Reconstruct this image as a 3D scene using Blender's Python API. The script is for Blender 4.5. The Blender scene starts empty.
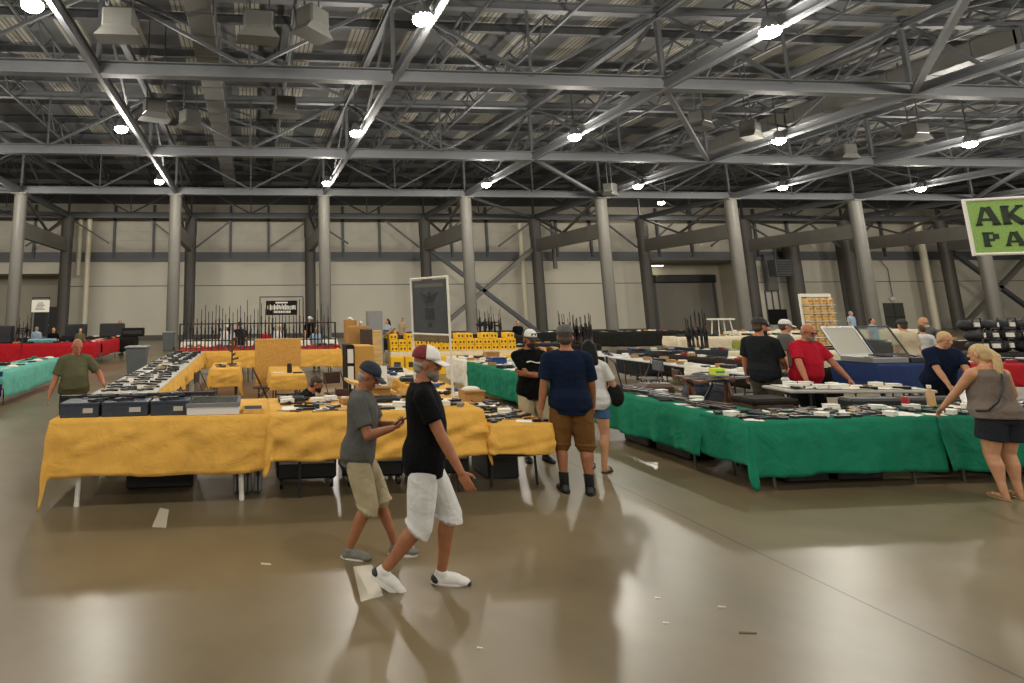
import bpy, math, random
import numpy as np
from mathutils import Vector, Matrix
random.seed(7)
PI = math.pi
S = bpy.context.scene
col = S.collection
R_ = random.random
def U(a, b): return a + (b - a) * R_()

# ------------------------------------------------------------------ camera
FOC, CX, CY, YAW, PIT, ROLL, EYE = 592.1, 307.1, 209.5, .093, .169, -.010, 2.1
_cy, _sy, _cp, _sp, _cr, _sr = math.cos(YAW), math.sin(YAW), math.cos(PIT), math.sin(PIT), math.cos(ROLL), math.sin(ROLL)
FW = Vector((_sy*_cp, _cy*_cp, _sp)); R0 = Vector((_cy, -_sy, 0)); U0 = R0.cross(FW)
RT = R0*_cr + U0*_sr; UP = U0*_cr - R0*_sr
def ray(u, v): return RT*(u-CX) - UP*(v-CY) + FW*FOC
def atY(u, v, Y):
    d = ray(u, v); return Vector((0, 0, EYE)) + d*(Y/d.y)
def atZ(u, v, z=0.):
    d = ray(u, v); return Vector((0, 0, EYE)) + d*((z-EYE)/d.z)
cd = bpy.data.cameras.new('camera'); cam = bpy.data.objects.new('camera', cd); col.objects.link(cam)
cd.sensor_width = 36; cd.lens = 36*FOC/1024; cd.shift_x = (512-CX)/1024; cd.shift_y = (CY-341.5)/1024
cd.clip_start = .05; cd.clip_end = 300
m = Matrix((RT, UP, -FW)).transposed().to_4x4(); m.translation = Vector((0, 0, EYE)); cam.matrix_world = m
S.camera = cam

# ------------------------------------------------------------------ materials
def lin(h):
    h = h.lstrip('#'); o = []
    for i in (0, 2, 4):
        c = int(h[i:i+2], 16)/255; o.append(c/12.92 if c <= .04045 else ((c+.055)/1.055)**2.4)
    return (*o, 1)
MC = {}
def mat(name, c, rough=.6, metal=0., var=.0, vs=6., bump=0., bs=20., emit=0., trans=0., sheen=0., stretch=None, spec=.5):
    if name in MC: return MC[name]
    M = bpy.data.materials.new(name); M.use_nodes = True; nt = M.node_tree; b = nt.nodes['Principled BSDF']
    c = lin(c) if isinstance(c, str) else (*c, 1)
    b.inputs['Base Color'].default_value = c; b.inputs['Roughness'].default_value = rough; b.inputs['Metallic'].default_value = metal
    b.inputs['Specular IOR Level'].default_value = spec
    if sheen: b.inputs['Sheen Weight'].default_value = sheen
    if emit: b.inputs['Emission Color'].default_value = c; b.inputs['Emission Strength'].default_value = emit
    if trans: b.inputs['Transmission Weight'].default_value = trans; b.inputs['IOR'].default_value = 1.1
    if var or bump:
        tc = nt.nodes.new('ShaderNodeTexCoord'); mp = nt.nodes.new('ShaderNodeMapping'); nt.links.new(tc.outputs['Object'], mp.inputs[0])
        if stretch: mp.inputs['Scale'].default_value = stretch
    if var:
        n = nt.nodes.new('ShaderNodeTexNoise'); n.inputs['Scale'].default_value = vs; n.inputs['Detail'].default_value = 5
        nt.links.new(mp.outputs[0], n.inputs['Vector'])
        r = nt.nodes.new('ShaderNodeValToRGB'); r.color_ramp.elements[0].position = .3; r.color_ramp.elements[1].position = .7
        r.color_ramp.elements[0].color = (*[x*(1-var) for x in c[:3]], 1); r.color_ramp.elements[1].color = (*[min(1, x*(1+var)) for x in c[:3]], 1)
        nt.links.new(n.outputs[0], r.inputs[0]); nt.links.new(r.outputs[0], b.inputs['Base Color'])
    if bump:
        n = nt.nodes.new('ShaderNodeTexNoise'); n.inputs['Scale'].default_value = bs; n.inputs['Detail'].default_value = 4; n.inputs['Distortion'].default_value = .6
        nt.links.new(mp.outputs[0], n.inputs['Vector'])
        bp = nt.nodes.new('ShaderNodeBump'); bp.inputs['Strength'].default_value = min(1, bump); bp.inputs['Distance'].default_value = .02*max(1, bump)
        nt.links.new(n.outputs[0], bp.inputs['Height']); nt.links.new(bp.outputs[0], b.inputs['Normal'])
    MC[name] = M; return M

def cloth_mat(n, c): return mat(n, c, .85, var=.08, vs=5, bump=2.2, bs=3.2, sheen=.0, spec=.25)
YEL = cloth_mat('gold cloth', '#d8a54b'); GRN = cloth_mat('green cloth', '#0f7254'); TEA = cloth_mat('teal cloth', '#2c8f7b')
TEA2 = cloth_mat('pale teal cloth', '#5fa595')
RED = cloth_mat('red cloth', '#a0101c'); BLU = cloth_mat('blue cloth', '#1d2f58'); BLK = cloth_mat('black cloth', '#14130f')
DGR = cloth_mat('charcoal cloth', '#23282b'); LIM = cloth_mat('olive lime cloth', '#83893a'); WHI = cloth_mat('white cloth', '#d9d2c0')
BRN = cloth_mat('dark brown cloth', '#1c130c'); CRE = cloth_mat('cream cloth', '#cfc3a6')
GREYC = mat('grey plastic sheet', '#a7a59c', .5, var=.12, vs=4, bump=.3, bs=30)
GUN = mat('gun black', '#111112', .38, .3, spec=.6); GUN2 = mat('gun grey', '#34363a', .35, .6); STL = mat('stainless', '#9a9a98', .3, .9)
POLY = mat('black polymer', '#17171a', .55); WOOD = mat('walnut', '#5a3318', .45, var=.3, vs=12, stretch=(1, 6, 6)); TANP = mat('tan polymer', '#8a7550', .6)
PAP = mat('paper', '#dcd8cb', .8); PAPB = mat('cream paper', '#cdbf98', .8); CARD = mat('cardboard', '#a5793f', .85, var=.1, vs=8)
PLY = mat('plywood', '#c39a58', .7, var=.16, vs=9, stretch=(1, 1, 4)); PINE = mat('pine', '#c9a566', .65, var=.15, vs=5, stretch=(1, 1, 6))
CORK = mat('cork board', '#c79548', .9, var=.3, vs=55, bump=.6, bs=90)
PVC = mat('white pvc', '#d6d2c6', .4); ALU = mat('aluminium', '#9da0a1', .35, .8); WMET = mat('white metal', '#c9cacb', .4)
DPL = mat('dark plastic', '#1c1c1e', .5); GPL = mat('grey bin plastic', '#54585a', .55, var=.08); LGPL = mat('light lid plastic', '#7f807d', .5)
CASEB = mat('blue grey case', '#2b3441', .45, var=.25, vs=14); TBL = mat('table plastic', '#8f8b80', .55); LEGM = mat('leg steel', '#5c5a55', .45, .5)
GLASS = mat('case glass', '#cfd6d4', .08, trans=.95)
BOXY = mat('bright yellow box', '#e8b408', .6, var=.06); BOXD = mat('box window', '#3a2c0c', .5)
REDI = mat('red plastic', '#8f1414', .45); BLUI = mat('blue plastic', '#1d3f7a', .5); GRNI = mat('green plastic', '#1f6b52', .5); LBX = mat('light blue box', '#7e97a8', .6)
CHR = mat('brown steel', '#4a3a2c', .45, .4); SEATB = mat('brown vinyl', '#4a2f22', .6)
STEELP = mat('painted grey steel', '#5a5c5e', .55, var=.06, vs=2); STEELD = mat('dark painted steel', '#4a4c4e', .55, var=.08, vs=3)
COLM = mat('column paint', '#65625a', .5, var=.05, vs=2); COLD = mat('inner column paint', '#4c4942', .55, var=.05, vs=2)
SKIN = {k: mat('skin '+k, c, .55, var=.12, vs=14, spec=.35) for k, c in dict(tan='#935f40', fair='#b58462', red='#a3684a', pale='#c49a80').items()}

# ------------------------------------------------------------------ mesh builder
class MB:
    def __init__(s): s.v = []; s.f = []
    def add(s, vs, fs):
        o = len(s.v); s.v += [tuple(x) for x in vs]; s.f += [tuple(i+o for i in f) for f in fs]; return s
    def box(s, x0, y0, z0, x1, y1, z1, b=0.):
        if b:
            b = min(b, abs(x1-x0)*.45, abs(y1-y0)*.45, abs(z1-z0)*.45); vs = []; fs = []
            for (ix, x) in ((0, x0), (1, x1)):
                for (iy, y) in ((0, y0), (1, y1)):
                    for (iz, z) in ((0, z0), (1, z1)):
                        sx, sy, sz = (1 if ix == 0 else -1), (1 if iy == 0 else -1), (1 if iz == 0 else -1)
                        vs += [(x, y+sy*b, z+sz*b), (x+sx*b, y, z+sz*b), (x+sx*b, y+sy*b, z)]
            I = lambda a, c, d, k: (a*4+c*2+d)*3+k
            for a in (0, 1):
                q = [I(a, 0, 0, 0), I(a, 0, 1, 0), I(a, 1, 1, 0), I(a, 1, 0, 0)]; fs.append(q if a == 0 else q[::-1])
                q = [I(0, a, 0, 1), I(1, a, 0, 1), I(1, a, 1, 1), I(0, a, 1, 1)]; fs.append(q if a == 0 else q[::-1])
                q = [I(0, 0, a, 2), I(0, 1, a, 2), I(1, 1, a, 2), I(1, 0, a, 2)]; fs.append(q if a == 0 else q[::-1])
            for a in (0, 1):
                for c in (0, 1):
                    q = [I(0, a, c, 1), I(0, a, c, 2), I(1, a, c, 2), I(1, a, c, 1)]; fs.append(q if a == c else q[::-1])
                    q = [I(a, 0, c, 0), I(a, 1, c, 0), I(a, 1, c, 2), I(a, 0, c, 2)]; fs.append(q if a == c else q[::-1])
                    q = [I(a, c, 0, 0), I(a, c, 0, 1), I(a, c, 1, 1), I(a, c, 1, 0)]; fs.append(q if a == c else q[::-1])
                    for d in (0, 1):
                        q = [I(a, c, d, 0), I(a, c, d, 1), I(a, c, d, 2)]; fs.append(q if (a+c+d) % 2 == 0 else q[::-1])
            return s.add(vs, fs)
        return s.add([(x0, y0, z0), (x1, y0, z0), (x1, y1, z0), (x0, y1, z0), (x0, y0, z1), (x1, y0, z1), (x1, y1, z1), (x0, y1, z1)],
                     [(0, 3, 2, 1), (4, 5, 6, 7), (0, 1, 5, 4), (1, 2, 6, 5), (2, 3, 7, 6), (3, 0, 4, 7)])
    def prism(s, poly, z0, z1, mp=lambda x, y, z: (x, y, z)):
        n = len(poly); vs = [mp(x, y, z0) for x, y in poly]+[mp(x, y, z1) for x, y in poly]
        a = sum(poly[i][0]*poly[(i+1) % n][1]-poly[(i+1) % n][0]*poly[i][1] for i in range(n))
        t = tuple(range(n, 2*n)); bt = tuple(range(n-1, -1, -1)); sd = [(i, (i+1) % n, n+(i+1) % n, n+i) for i in range(n)]
        fs = [t, bt]+sd
        if a < 0: fs = [f[::-1] for f in fs]
        return s.add(vs, fs)
    def loft(s, rings):   # rings: list of lists of points, same count; closed with caps
        n = len(rings[0]); vs = [p for r in rings for p in r]; fs = []
        for k in range(len(rings)-1):
            for i in range(n):
                j = (i+1) % n; fs.append((k*n+i, k*n+j, (k+1)*n+j, (k+1)*n+i))
        fs.append(tuple(range(n-1, -1, -1))); fs.append(tuple((len(rings)-1)*n+i for i in range(n)))
        return s.add(vs, fs)
    def tube(s, pts, rs, n=10, caps=False, flat=1.):
        pts = [Vector(p) for p in pts]
        if not hasattr(rs, '__len__'): rs = [rs]*len(pts)
        rings = []; ref = None
        for i, p in enumerate(pts):
            d = (pts[min(i+1, len(pts)-1)]-pts[max(i-1, 0)]).normalized()
            if ref is None: ref = Vector((0, 0, 1)) if abs(d.z) < .9 else Vector((1, 0, 0))
            a = (ref-d*ref.dot(d)).normalized(); ref = a; b = d.cross(a)
            rings.append([p+a*(rs[i]*flat*math.cos(t*2*PI/n))+b*(rs[i]*math.sin(t*2*PI/n)) for t in range(n)])
        s.loft(rings)
        if caps:
            for p, r in ((pts[0], rs[0]), (pts[-1], rs[-1])): s.ell(p, (r*.98,)*3)
        return s
    def bar(s, p0, p1, w, h, up=(0, 0, 1)):   # rectangular bar
        p0 = Vector(p0); p1 = Vector(p1); d = (p1-p0).normalized(); up = Vector(up)
        if abs(d.dot(up)) > .99: up = Vector((0, 1, 0))
        a = d.cross(up).normalized(); b = a.cross(d)
        return s.loft([[p+a*(sx*w/2)+b*(sy*h/2) for sx, sy in ((-1, -1), (1, -1), (1, 1), (-1, 1))] for p in (p0, p1)])
    def ell(s, c, r, M=None, nu=12, nv=8, cut=None):
        c = Vector(c); M = M or Matrix.Identity(3); vs = []; fs = []
        a0 = -PI/2 if cut is None else cut
        for i in range(nv+1):
            a = a0+(PI/2-a0)*i/nv
            for j in range(nu):
                t = 2*PI*j/nu
                vs.append(c+M@Vector((r[0]*math.cos(a)*math.cos(t), r[1]*math.cos(a)*math.sin(t), r[2]*math.sin(a))))
        for i in range(nv):
            for j in range(nu):
                k = (j+1) % nu; fs.append((i*nu+j, i*nu+k, (i+1)*nu+k, (i+1)*nu+j))
        fs.append(tuple(range(nu-1, -1, -1))); fs.append(tuple(nv*nu+j for j in range(nu)))
        return s.add(vs, fs)
    def lathe(s, prof, n=20, c=(0, 0, 0)):
        return s.loft([[(c[0]+r*math.cos(t*2*PI/n), c[1]+r*math.sin(t*2*PI/n), c[2]+z) for t in range(n)] for r, z in prof])
    def mesh(s, name, m=None, smooth=False):
        me = bpy.data.meshes.new(name); me.from_pydata(s.v, [], s.f); me.update()
        if m: me.materials.append(m)
        if smooth: me.polygons.foreach_set('use_smooth', [True]*len(me.polygons))
        return me
    def build(s, name, m, parent=None, smooth=False, loc=(0, 0, 0), rz=0, **kw):
        o = bpy.data.objects.new(name, s.mesh(name, m, smooth)); col.objects.link(o)
        if parent: o.parent = parent
        o.location = loc; o.rotation_euler = (0, 0, rz)
        tag(o, **kw); return o
def tag(o, label=None, cat=None, group=None, kind=None):
    for k, v in (('label', label), ('category', cat), ('group', group), ('kind', kind)):
        if v: o[k] = v
    return o
def empty(name, loc=(0, 0, 0), rz=0, label=None, cat=None, group=None):
    o = bpy.data.objects.new(name, None); o.empty_display_size = .1; col.objects.link(o); o.location = loc; o.rotation_euler = (0, 0, rz)
    return tag(o, label, cat, group)
def dup(root, loc, rz=0, label=None, group=None, rx=None):
    r = root.copy(); col.objects.link(r); r.location = loc; r.rotation_euler = (root.rotation_euler.x, root.rotation_euler.y, rz)
    if label: r['label'] = label
    if group: r['group'] = group
    for ch in KIDS.get(root.name, ()):
        c = ch.copy(); col.objects.link(c); c.parent = r
        for g in KIDS.get(ch.name, ()):
            d = g.copy(); col.objects.link(d); d.parent = c
    return r
KIDS = {}
def register(root):
    KIDS[root.name] = list(root.children)
    for c in root.children:
        if c.children: KIDS[c.name] = list(c.children)
ORD = 'first second third fourth fifth sixth seventh eighth ninth tenth eleventh twelfth thirteenth fourteenth fifteenth sixteenth seventeenth eighteenth nineteenth twentieth'.split()
def nth(i): return ORD[i] if i < 20 else 'twenty-'+ORD[i-20] if i < 29 else 'thirtieth' if i == 29 else 'thirty-'+ORD[i-30] if i < 39 else 'fortieth' if i == 39 else 'forty-'+ORD[i-40]

# ------------------------------------------------------------------ the hall
BX, BY = 9.07, 9.3
CX0 = -4.66; ROWY = [-10.5, -1.2, 8.1, 17.4, 26.7, 36.0, 45.3]
XL, XR, WY = -32., 78., 47.5
def floor_mat():
    M = bpy.data.materials.new('polished concrete'); M.use_nodes = True; nt = M.node_tree; b = nt.nodes['Principled BSDF']; N = nt.nodes.new; L = nt.links.new
    g = N('ShaderNodeTexCoord'); n1 = N('ShaderNodeTexNoise'); n1.inputs['Scale'].default_value = .35; n1.inputs['Detail'].default_value = 8; n1.inputs['Roughness'].default_value = .6
    n2 = N('ShaderNodeTexNoise'); n2.inputs['Scale'].default_value = 3.; n2.inputs['Detail'].default_value = 8
    L(g.outputs['Object'], n1.inputs['Vector']); L(g.outputs['Object'], n2.inputs['Vector'])
    r = N('ShaderNodeValToRGB'); e = r.color_ramp.elements; e[0].position = .3; e[0].color = lin('#5f533d'); e[1].position = .7; e[1].color = lin('#7b6d52')
    L(n1.outputs[0], r.inputs[0])
    mx = N('ShaderNodeMixRGB'); mx.blend_type = 'SOFT_LIGHT'; mx.inputs[0].default_value = .15; L(r.outputs[0], mx.inputs[1]); L(n2.outputs[0], mx.inputs[2])
    # saw-cut joints on the column grid
    sx = N('ShaderNodeSeparateXYZ'); L(g.outputs['Object'], sx.inputs[0])
    def line(out, off, per, w):
        a = N('ShaderNodeMath'); a.operation = 'SUBTRACT'; L(out, a.inputs[0]); a.inputs[1].default_value = off-per*50
        c = N('ShaderNodeMath'); c.operation = 'MODULO'; L(a.outputs[0], c.inputs[0]); c.inputs[1].default_value = per
        d = N('ShaderNodeMath'); d.operation = 'LESS_THAN'; L(c.outputs[0], d.inputs[0]); d.inputs[1].default_value = w; return d
    lx = line(sx.outputs[0], 4.36, BX, .022); ly = line(sx.outputs[1], 36-.15, BY, .02)
    mxx = N('ShaderNodeMath'); mxx.operation = 'MAXIMUM'; L(lx.outputs[0], mxx.inputs[0]); mxx.inputs[1].default_value = 0
    m2 = N('ShaderNodeMixRGB'); L(mxx.outputs[0], m2.inputs[0]); L(mx.outputs[0], m2.inputs[1]); m2.inputs[2].default_value = lin('#3c3526')
    L(m2.outputs[0], b.inputs['Base Color'])
    n3 = N('ShaderNodeTexNoise'); n3.inputs['Scale'].default_value = .8; n3.inputs['Detail'].default_value = 3; L(g.outputs['Object'], n3.inputs['Vector'])
    mr = N('ShaderNodeMapRange'); mr.inputs[3].default_value = .24; mr.inputs[4].default_value = .4; L(n3.outputs[0], mr.inputs[0]); L(mr.outputs[0], b.inputs['Roughness'])
    b.inputs['Specular IOR Level'].default_value = .6
    bp = N('ShaderNodeBump'); bp.inputs['Strength'].default_value = .06; bp.inputs['Distance'].default_value = .004;
    return M
MB().box(XL, -16, -.2, XR, WY, 0).build('floor', floor_mat(), kind='structure')
def deck_mat():
    M = bpy.data.materials.new('ribbed roof deck'); M.use_nodes = True; nt = M.node_tree; b = nt.nodes['Principled BSDF']; N = nt.nodes.new; L = nt.links.new
    g = N('ShaderNodeTexCoord'); sx = N('ShaderNodeSeparateXYZ'); L(g.outputs['Object'], sx.inputs[0])
    def mod(off, per):
        a = N('ShaderNodeMath'); a.operation = 'ADD'; L(sx.outputs[0], a.inputs[0]); a.inputs[1].default_value = off+per*60
        c = N('ShaderNodeMath'); c.operation = 'MODULO'; L(a.outputs[0], c.inputs[0]); c.inputs[1].default_value = per; return c
    s = N('ShaderNodeMath'); s.operation = 'LESS_THAN'; L(mod(.35-4.15, BX/4).outputs[0], s.inputs[0]); s.inputs[1].default_value = .95
    rb = N('ShaderNodeMath'); rb.operation = 'GREATER_THAN'; L(mod(0, .19).outputs[0], rb.inputs[0]); rb.inputs[1].default_value = .05
    rr = N('ShaderNodeMixRGB'); L(rb.outputs[0], rr.inputs[0]); rr.inputs[1].default_value = lin('#55544f'); rr.inputs[2].default_value = lin('#9a978c')
    mx = N('ShaderNodeMixRGB'); L(s.outputs[0], mx.inputs[0]); mx.inputs[1].default_value = lin('#525353'); L(rr.outputs[0], mx.inputs[2])
    L(mx.outputs[0], b.inputs['Base Color']); b.inputs['Roughness'].default_value = .7
    return M
ZC = 9.15; ZT = 11.9; ZD = 13.0
MB().box(XL, -16, ZD, XR, WY, ZD+.2).build('ceiling', deck_mat(), kind='structure')
NB = range(-3, 10)
CXs = [CX0+BX*i for i in NB]
def beamI(mb, p0, p1, w, h):
    # steel wide-flange section: web with two flanges
    p0 = Vector(p0); p1 = Vector(p1); up = Vector((0, 0, 1))
    mb.bar(p0, p1, w*.18, h); mb.bar(p0+up*(h/2), p1+up*(h/2), w, .03); mb.bar(p0-up*(h/2), p1-up*(h/2), w, .03)
for y in ROWY:   # one truss per column row, running across the hall
    mb = MB(); mw = MB(); beamI(mb, (XL, y, ZC+.2), (XR, y, ZC+.2), .34, .4); beamI(mb, (XL, y, ZT), (XR, y, ZT), .28, .28)
    for i in NB:
        x = CX0+BX*i
        mw.bar((x, y, ZC+.3), (x, y, ZT), .14, .14); mw.bar((x+.1, y, ZT), (x+BX/2, y, ZC+.35), .1, .1); mw.bar((x+BX/2, y, ZC+.35), (x+BX-.1, y, ZT), .1, .1)
        mw.bar((x+BX/2, y, ZC+.3), (x+BX/2, y, ZT), .07, .07)
    o = mb.build('roof_truss', STEELP, kind='structure'); mw.build('truss_web', STEELD, o)
for i, x in zip(NB, CXs):   # trusses running the length of the hall
    mb = MB(); mw = MB(); mb.box(x-.07, ROWY[0], ZC-.04, x+.07, ROWY[-1], ZC); beamI(mb, (x, ROWY[0], ZC+.17), (x, ROWY[-1], ZC+.17), .17, .3); beamI(mb, (x, ROWY[0], ZT-.2), (x, ROWY[-1], ZT-.2), .24, .24)
    for y in ROWY[:-1]:
        mw.bar((x, y+.1, ZT-.2), (x, y+BY/2, ZC+.35), .09, .09); mw.bar((x, y+BY/2, ZC+.35), (x, y+BY-.1, ZT-.2), .09, .09)
    o = mb.build('roof_truss', STEELP, kind='structure'); mw.build('truss_web', STEELD, o)
mb = MB()
for k in range(20):
    y = -10.5+k*BY/3
    if y > 46: break
    for x0 in (0,):
        beamI(mb, (XL, y, ZD-.3), (XR, y, ZD-.3), .2, .3)
mb.build('roof_purlin', STEELD, kind='structure')
mb = MB()
for j, y in enumerate(ROWY[:-1]):      # flat wind bracing at the lower chord
    for i in (2, 5):
        x = CX0+BX*i; mb.bar((x, y, ZC+.1), (x+BX, y+BY, ZC+.1), .16, .16)
    x = CX0-2*BX; mb.bar((x, y, ZC+.1), (x+BX, y+BY, ZC+.1), .16, .16)
    x = CX0+3*BX; mb.bar((x, y+BY, ZT), (x+BX, y, ZT), .13, .13)
    for i in (0, 1, 4, 6):
        x = CX0+BX*i; mb.bar((x, y, ZT+.2), (x+BX, y+BY, ZT+.2), .1, .1)
mb.build('roof_bracing', STEELP, kind='structure')
# intermediate joists between the long trusses
mb = MB()
for i in NB:
    for q in (1/3, 2/3):
        x = CX0+BX*(i+q); mb.bar((x, ROWY[0], ZD-.55), (x, ROWY[-1], ZD-.55), .1, .1)
        mb.bar((x, ROWY[0], ZD-1.3), (x, ROWY[-1], ZD-1.3), .08, .08)
        y = ROWY[0]
        while y < ROWY[-1]-1:
            mb.bar((x, y, ZD-.55), (x, y+.78, ZD-1.3), .05, .05); mb.bar((x, y+.78, ZD-1.3), (x, y+1.55, ZD-.55), .05, .05); y += 1.55
mb.build('roof_joist', STEELD, kind='structure')
# columns: round front row, dark round wall row
for i, x in enumerate(CXs):
    if x > 62: continue
    mb = MB(); mb.lathe([(.46, 0), (.46, .04), (.36, .05), (.36, ZC-.02)], 24, (x, 36, 0)); mb.box(x-.42, 35.58, ZC-.1, x+.42, 36.42, ZC-.01)
    mb.build('column', COLM, smooth=False, kind='structure')
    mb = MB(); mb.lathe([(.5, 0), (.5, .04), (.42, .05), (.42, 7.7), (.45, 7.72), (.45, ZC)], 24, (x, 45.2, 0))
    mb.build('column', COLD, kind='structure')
    MB().box(x-.17, 36.3, 6.55, x+.17, 44.9, 7.5).build('column_tie_beam', COLM, kind='structure')
    mb = MB(); mb.bar((x, 36.3, ZC), (x, 41, 7.5), .14, .14); mb.bar((x, 44.8, ZC), (x, 41, 7.5), .14, .14); mb.build('column_tie_brace', COLD, kind='structure')
# back wall
def wall_mat():
    M = mat('upper wall panels', '#aba595', .5, var=.05, vs=1.5); nt = M.node_tree; b = nt.nodes['Principled BSDF']; N = nt.nodes.new; L = nt.links.new
    g = N('ShaderNodeTexCoord'); w = N('ShaderNodeTexWave'); w.bands_direction = 'Z'; w.wave_profile = 'SAW'; w.inputs['Scale'].default_value = .45; w.inputs['Distortion'].default_value = 0
    L(g.outputs['Object'], w.inputs[0]); bp = N('ShaderNodeBump'); bp.inputs['Distance'].default_value = .04; bp.inputs['Strength'].default_value = .6; L(w.outputs[0], bp.inputs['Height']); L(bp.outputs[0], b.inputs['Normal']); return M
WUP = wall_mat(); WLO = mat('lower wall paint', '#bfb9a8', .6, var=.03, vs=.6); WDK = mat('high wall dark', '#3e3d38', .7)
ra, rb_ = atY(645, 300, WY).x, 42.6
la, lb = -31.9, -14.6
def wbox(mbx, x0, x1, z0, z1): mbx.box(x0, WY, z0, x1, WY+.3, z1)
mb = MB(); wbox(mb, lb, ra, 0, 6.05); wbox(mb, rb_, XR, 0, 6.05); wbox(mb, XL, la, 0, 6.05); wbox(mb, la, lb, 5.1, 6.05); mb.build('wall_back', WLO, kind='structure')
mb = MB(); wbox(mb, XL, XR, 6.05, 10.6); mb.build('wall_back_upper', WUP, kind='structure')
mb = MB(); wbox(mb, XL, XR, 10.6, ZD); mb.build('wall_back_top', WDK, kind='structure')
# recess behind openings
WRC = mat('recess paint', '#a39c8a', .65)
mb = MB()
for a, b2, h in ((ra, rb_, 6.05), (la, lb, 5.1)):
    mb.box(a-.2, WY+3.3, 0, b2+.2, WY+3.5, h); mb.box(a-.2, WY+.3, 0, a, WY+3.3, h); mb.box(b2, WY+.3, 0, b2+.2, WY+3.3, h); mb.box(a-.2, WY+.3, h, b2+.2, WY+3.5, h+.1)
    mb.box(a-.2, WY, -.2, b2+.2, WY+3.5, 0)
mb.build('wall_recess', WRC, kind='structure')
mb = MB(); mb.box(XL, WY-.22, 5.95, la, WY, 6.3); mb.box(XL, WY-.22, 6.0, XR, WY, 6.3); mb.box(XL, WY-.1, 6.3, XR, WY, 6.75); mb.build('trim_1', STEELP, kind='structure')
mb = MB(); mb.box(lb, WY-.012, 4.08, ra, WY, 4.14); mb.box(rb_, WY-.012, 4.08, XR, WY, 4.14)
mb.build('trim_2', STEELD, kind='structure')
mb = MB()
for i in NB:
    for q in (1/3, 2/3):
        x = CX0+BX*(i+q)-.1; mb.box(x-.09, WY-.2, 6.3, x+.09, WY, 10.5)
mb.build('trim_3', STEELD, kind='structure')
MB().box(lb, WY-.03, 0, ra, WY, .35).build('baseboard_back', mat('base dark', '#4d4a42', .6), kind='structure')
mb = MB()     # braces in front of the upper wall and the crossed wind braces
for i in NB:
    x = CX0+BX*i
    mb.bar((x+.4, 45.4, 8.9 if i % 2 else 6.9), (x+BX/3, 45.4, 7.2 if i % 2 else 9.), .12, .12)
    mb.bar((x+BX-.4, 45.4, 6.9 if i % 2 else 8.8), (x+BX*2/3, 45.4, 9. if i % 2 else 7.), .12, .12)
mb.build('wall_brace', STEELD, kind='structure')
for i in (2, 7):
    x = CX0+BX*i
    for z0, z1 in ((.3, 6.7), (6.7, .3)):
        MB().bar((x+.4, 45.2, z0), (x+BX-.4, 45.2, z1), .3, .3).build('wall_brace', STEELD if z0 > 1 else COLM, kind='structure')
# boxy duct and dark services behind the last truss
DUC = mat('galvanised duct', '#504f4a', .5, .1, var=.1, vs=1.2)
for (x, z, w, y0, y1, lb_) in ((-1.62, 11.3, .8, 5, 45, 'long square grey air duct under the roof left of centre'), (27.5, 11.6, .9, 10, 45, 'long square grey air duct under the roof toward the right wall')):
    r = empty('air_duct', (x, y0, z-.4), label=lb_, cat='duct')
    MB().box(-w/2, 0, 0, w/2, y1-y0, .75, .02).build('duct_body', DUC, r)
    mb = MB(); k = 1.2
    while k < y1-y0: mb.box(-w/2-.02, k, -.02, w/2+.02, k+.06, .77); k += 1.5
    jo = mb.build('duct_joint', STEELD, r); jo['kind'] = 'stuff'
proto = None
spots = []
for (px, py, Y) in ((120, 22, 14), (155, 108, 21), (285, 105, 21), (312, 20, 14.5), (258, 24, 14.5), (190, 118, 24), (700, 118, 22), (915, 130, 23), (610, 188, 34), (845, 150, 26), (750, 128, 23)):
    p = atY(px, py, Y)
    if p.z > 12: p.z = 12
    spots.append(p)
dn = ['nearest on the far left', 'beside the left row of lamps', 'right of the square duct', 'near the top edge over the middle', 'just right of the duct top', 'under the square duct', 'right of the third lamp row', 'near the far right lamps', 'above the wall door', 'between the right hand rails', 'left of the fifth lamp row']
for k, p in enumerate(spots):
    if proto is None:
        r = empty('air_diffuser', p, label='x', cat='diffuser'); r['group'] = 'air diffusers hanging in the roof'
        MB().box(-.38, -.3, -.25, .38, .3, .28, .05).build('housing', DUC, r)
        MB().prism([(-.34, -.22), (.34, -.22), (.55, -.46), (-.55, -.46)], -.28, .28, lambda x, y, z: (x, z, y)).build('horn', DUC, r)
        MB().bar((.3, 0, .3), (.3, 0, 12.9-p.z), .04, .04).build('hanger', STEELD, r); MB().bar((-.3, 0, .3), (-.3, 0, 12.9-p.z), .04, .04).build('hanger', STEELD, r)
        register(r); proto = r; o = r
    else: o = dup(proto, p, U(0, 1.2))
    o['label'] = 'grey hanging air diffuser under the roof, '+dn[k]
# pipes on the back wall
def pipe(u, z0, z1, Y, r, m, lb_, base=None):
    x = u; mb = MB().tube([(x, Y, z0), (x, Y, z1)], r, 14); mb.build('vertical_pipe', m, label=lb_, cat='pipe')
PW = mat('cream pipe paint', '#cdc4ab', .5)
pipe(atY(85.5, 300, 46.3).x, 0, 9.8, 46.3, .2, PW, 'tall cream downpipe beside the leftmost dark wall column')
pipe(atY(79.5, 240, 46.6).x, 4.9, 9.8, 46.6, .2, PW, 'short cream pipe ending halfway up the wall at left')
pipe(atY(525, 300, 46.4).x, 0, 9.0, 46.4, .2, PW, 'tall cream pipe left of the column behind the crossed brace')
pipe(atY(554, 250, 46.6).x, 5.3, 9.4, 46.6, .17, COLM, 'short grey pipe over the wall above the man in navy')
pipe(atY(928, 280, 46.3).x, 0, 9.4, 46.3, .25, PW, 'tall cream pipe left of the green hanging sign')
pipe(atY(853, 300, 46.6).x, 2., 6., 46.6, .12, PW, 'thin cream conduit beside the second column right of the shutter door')
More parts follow.
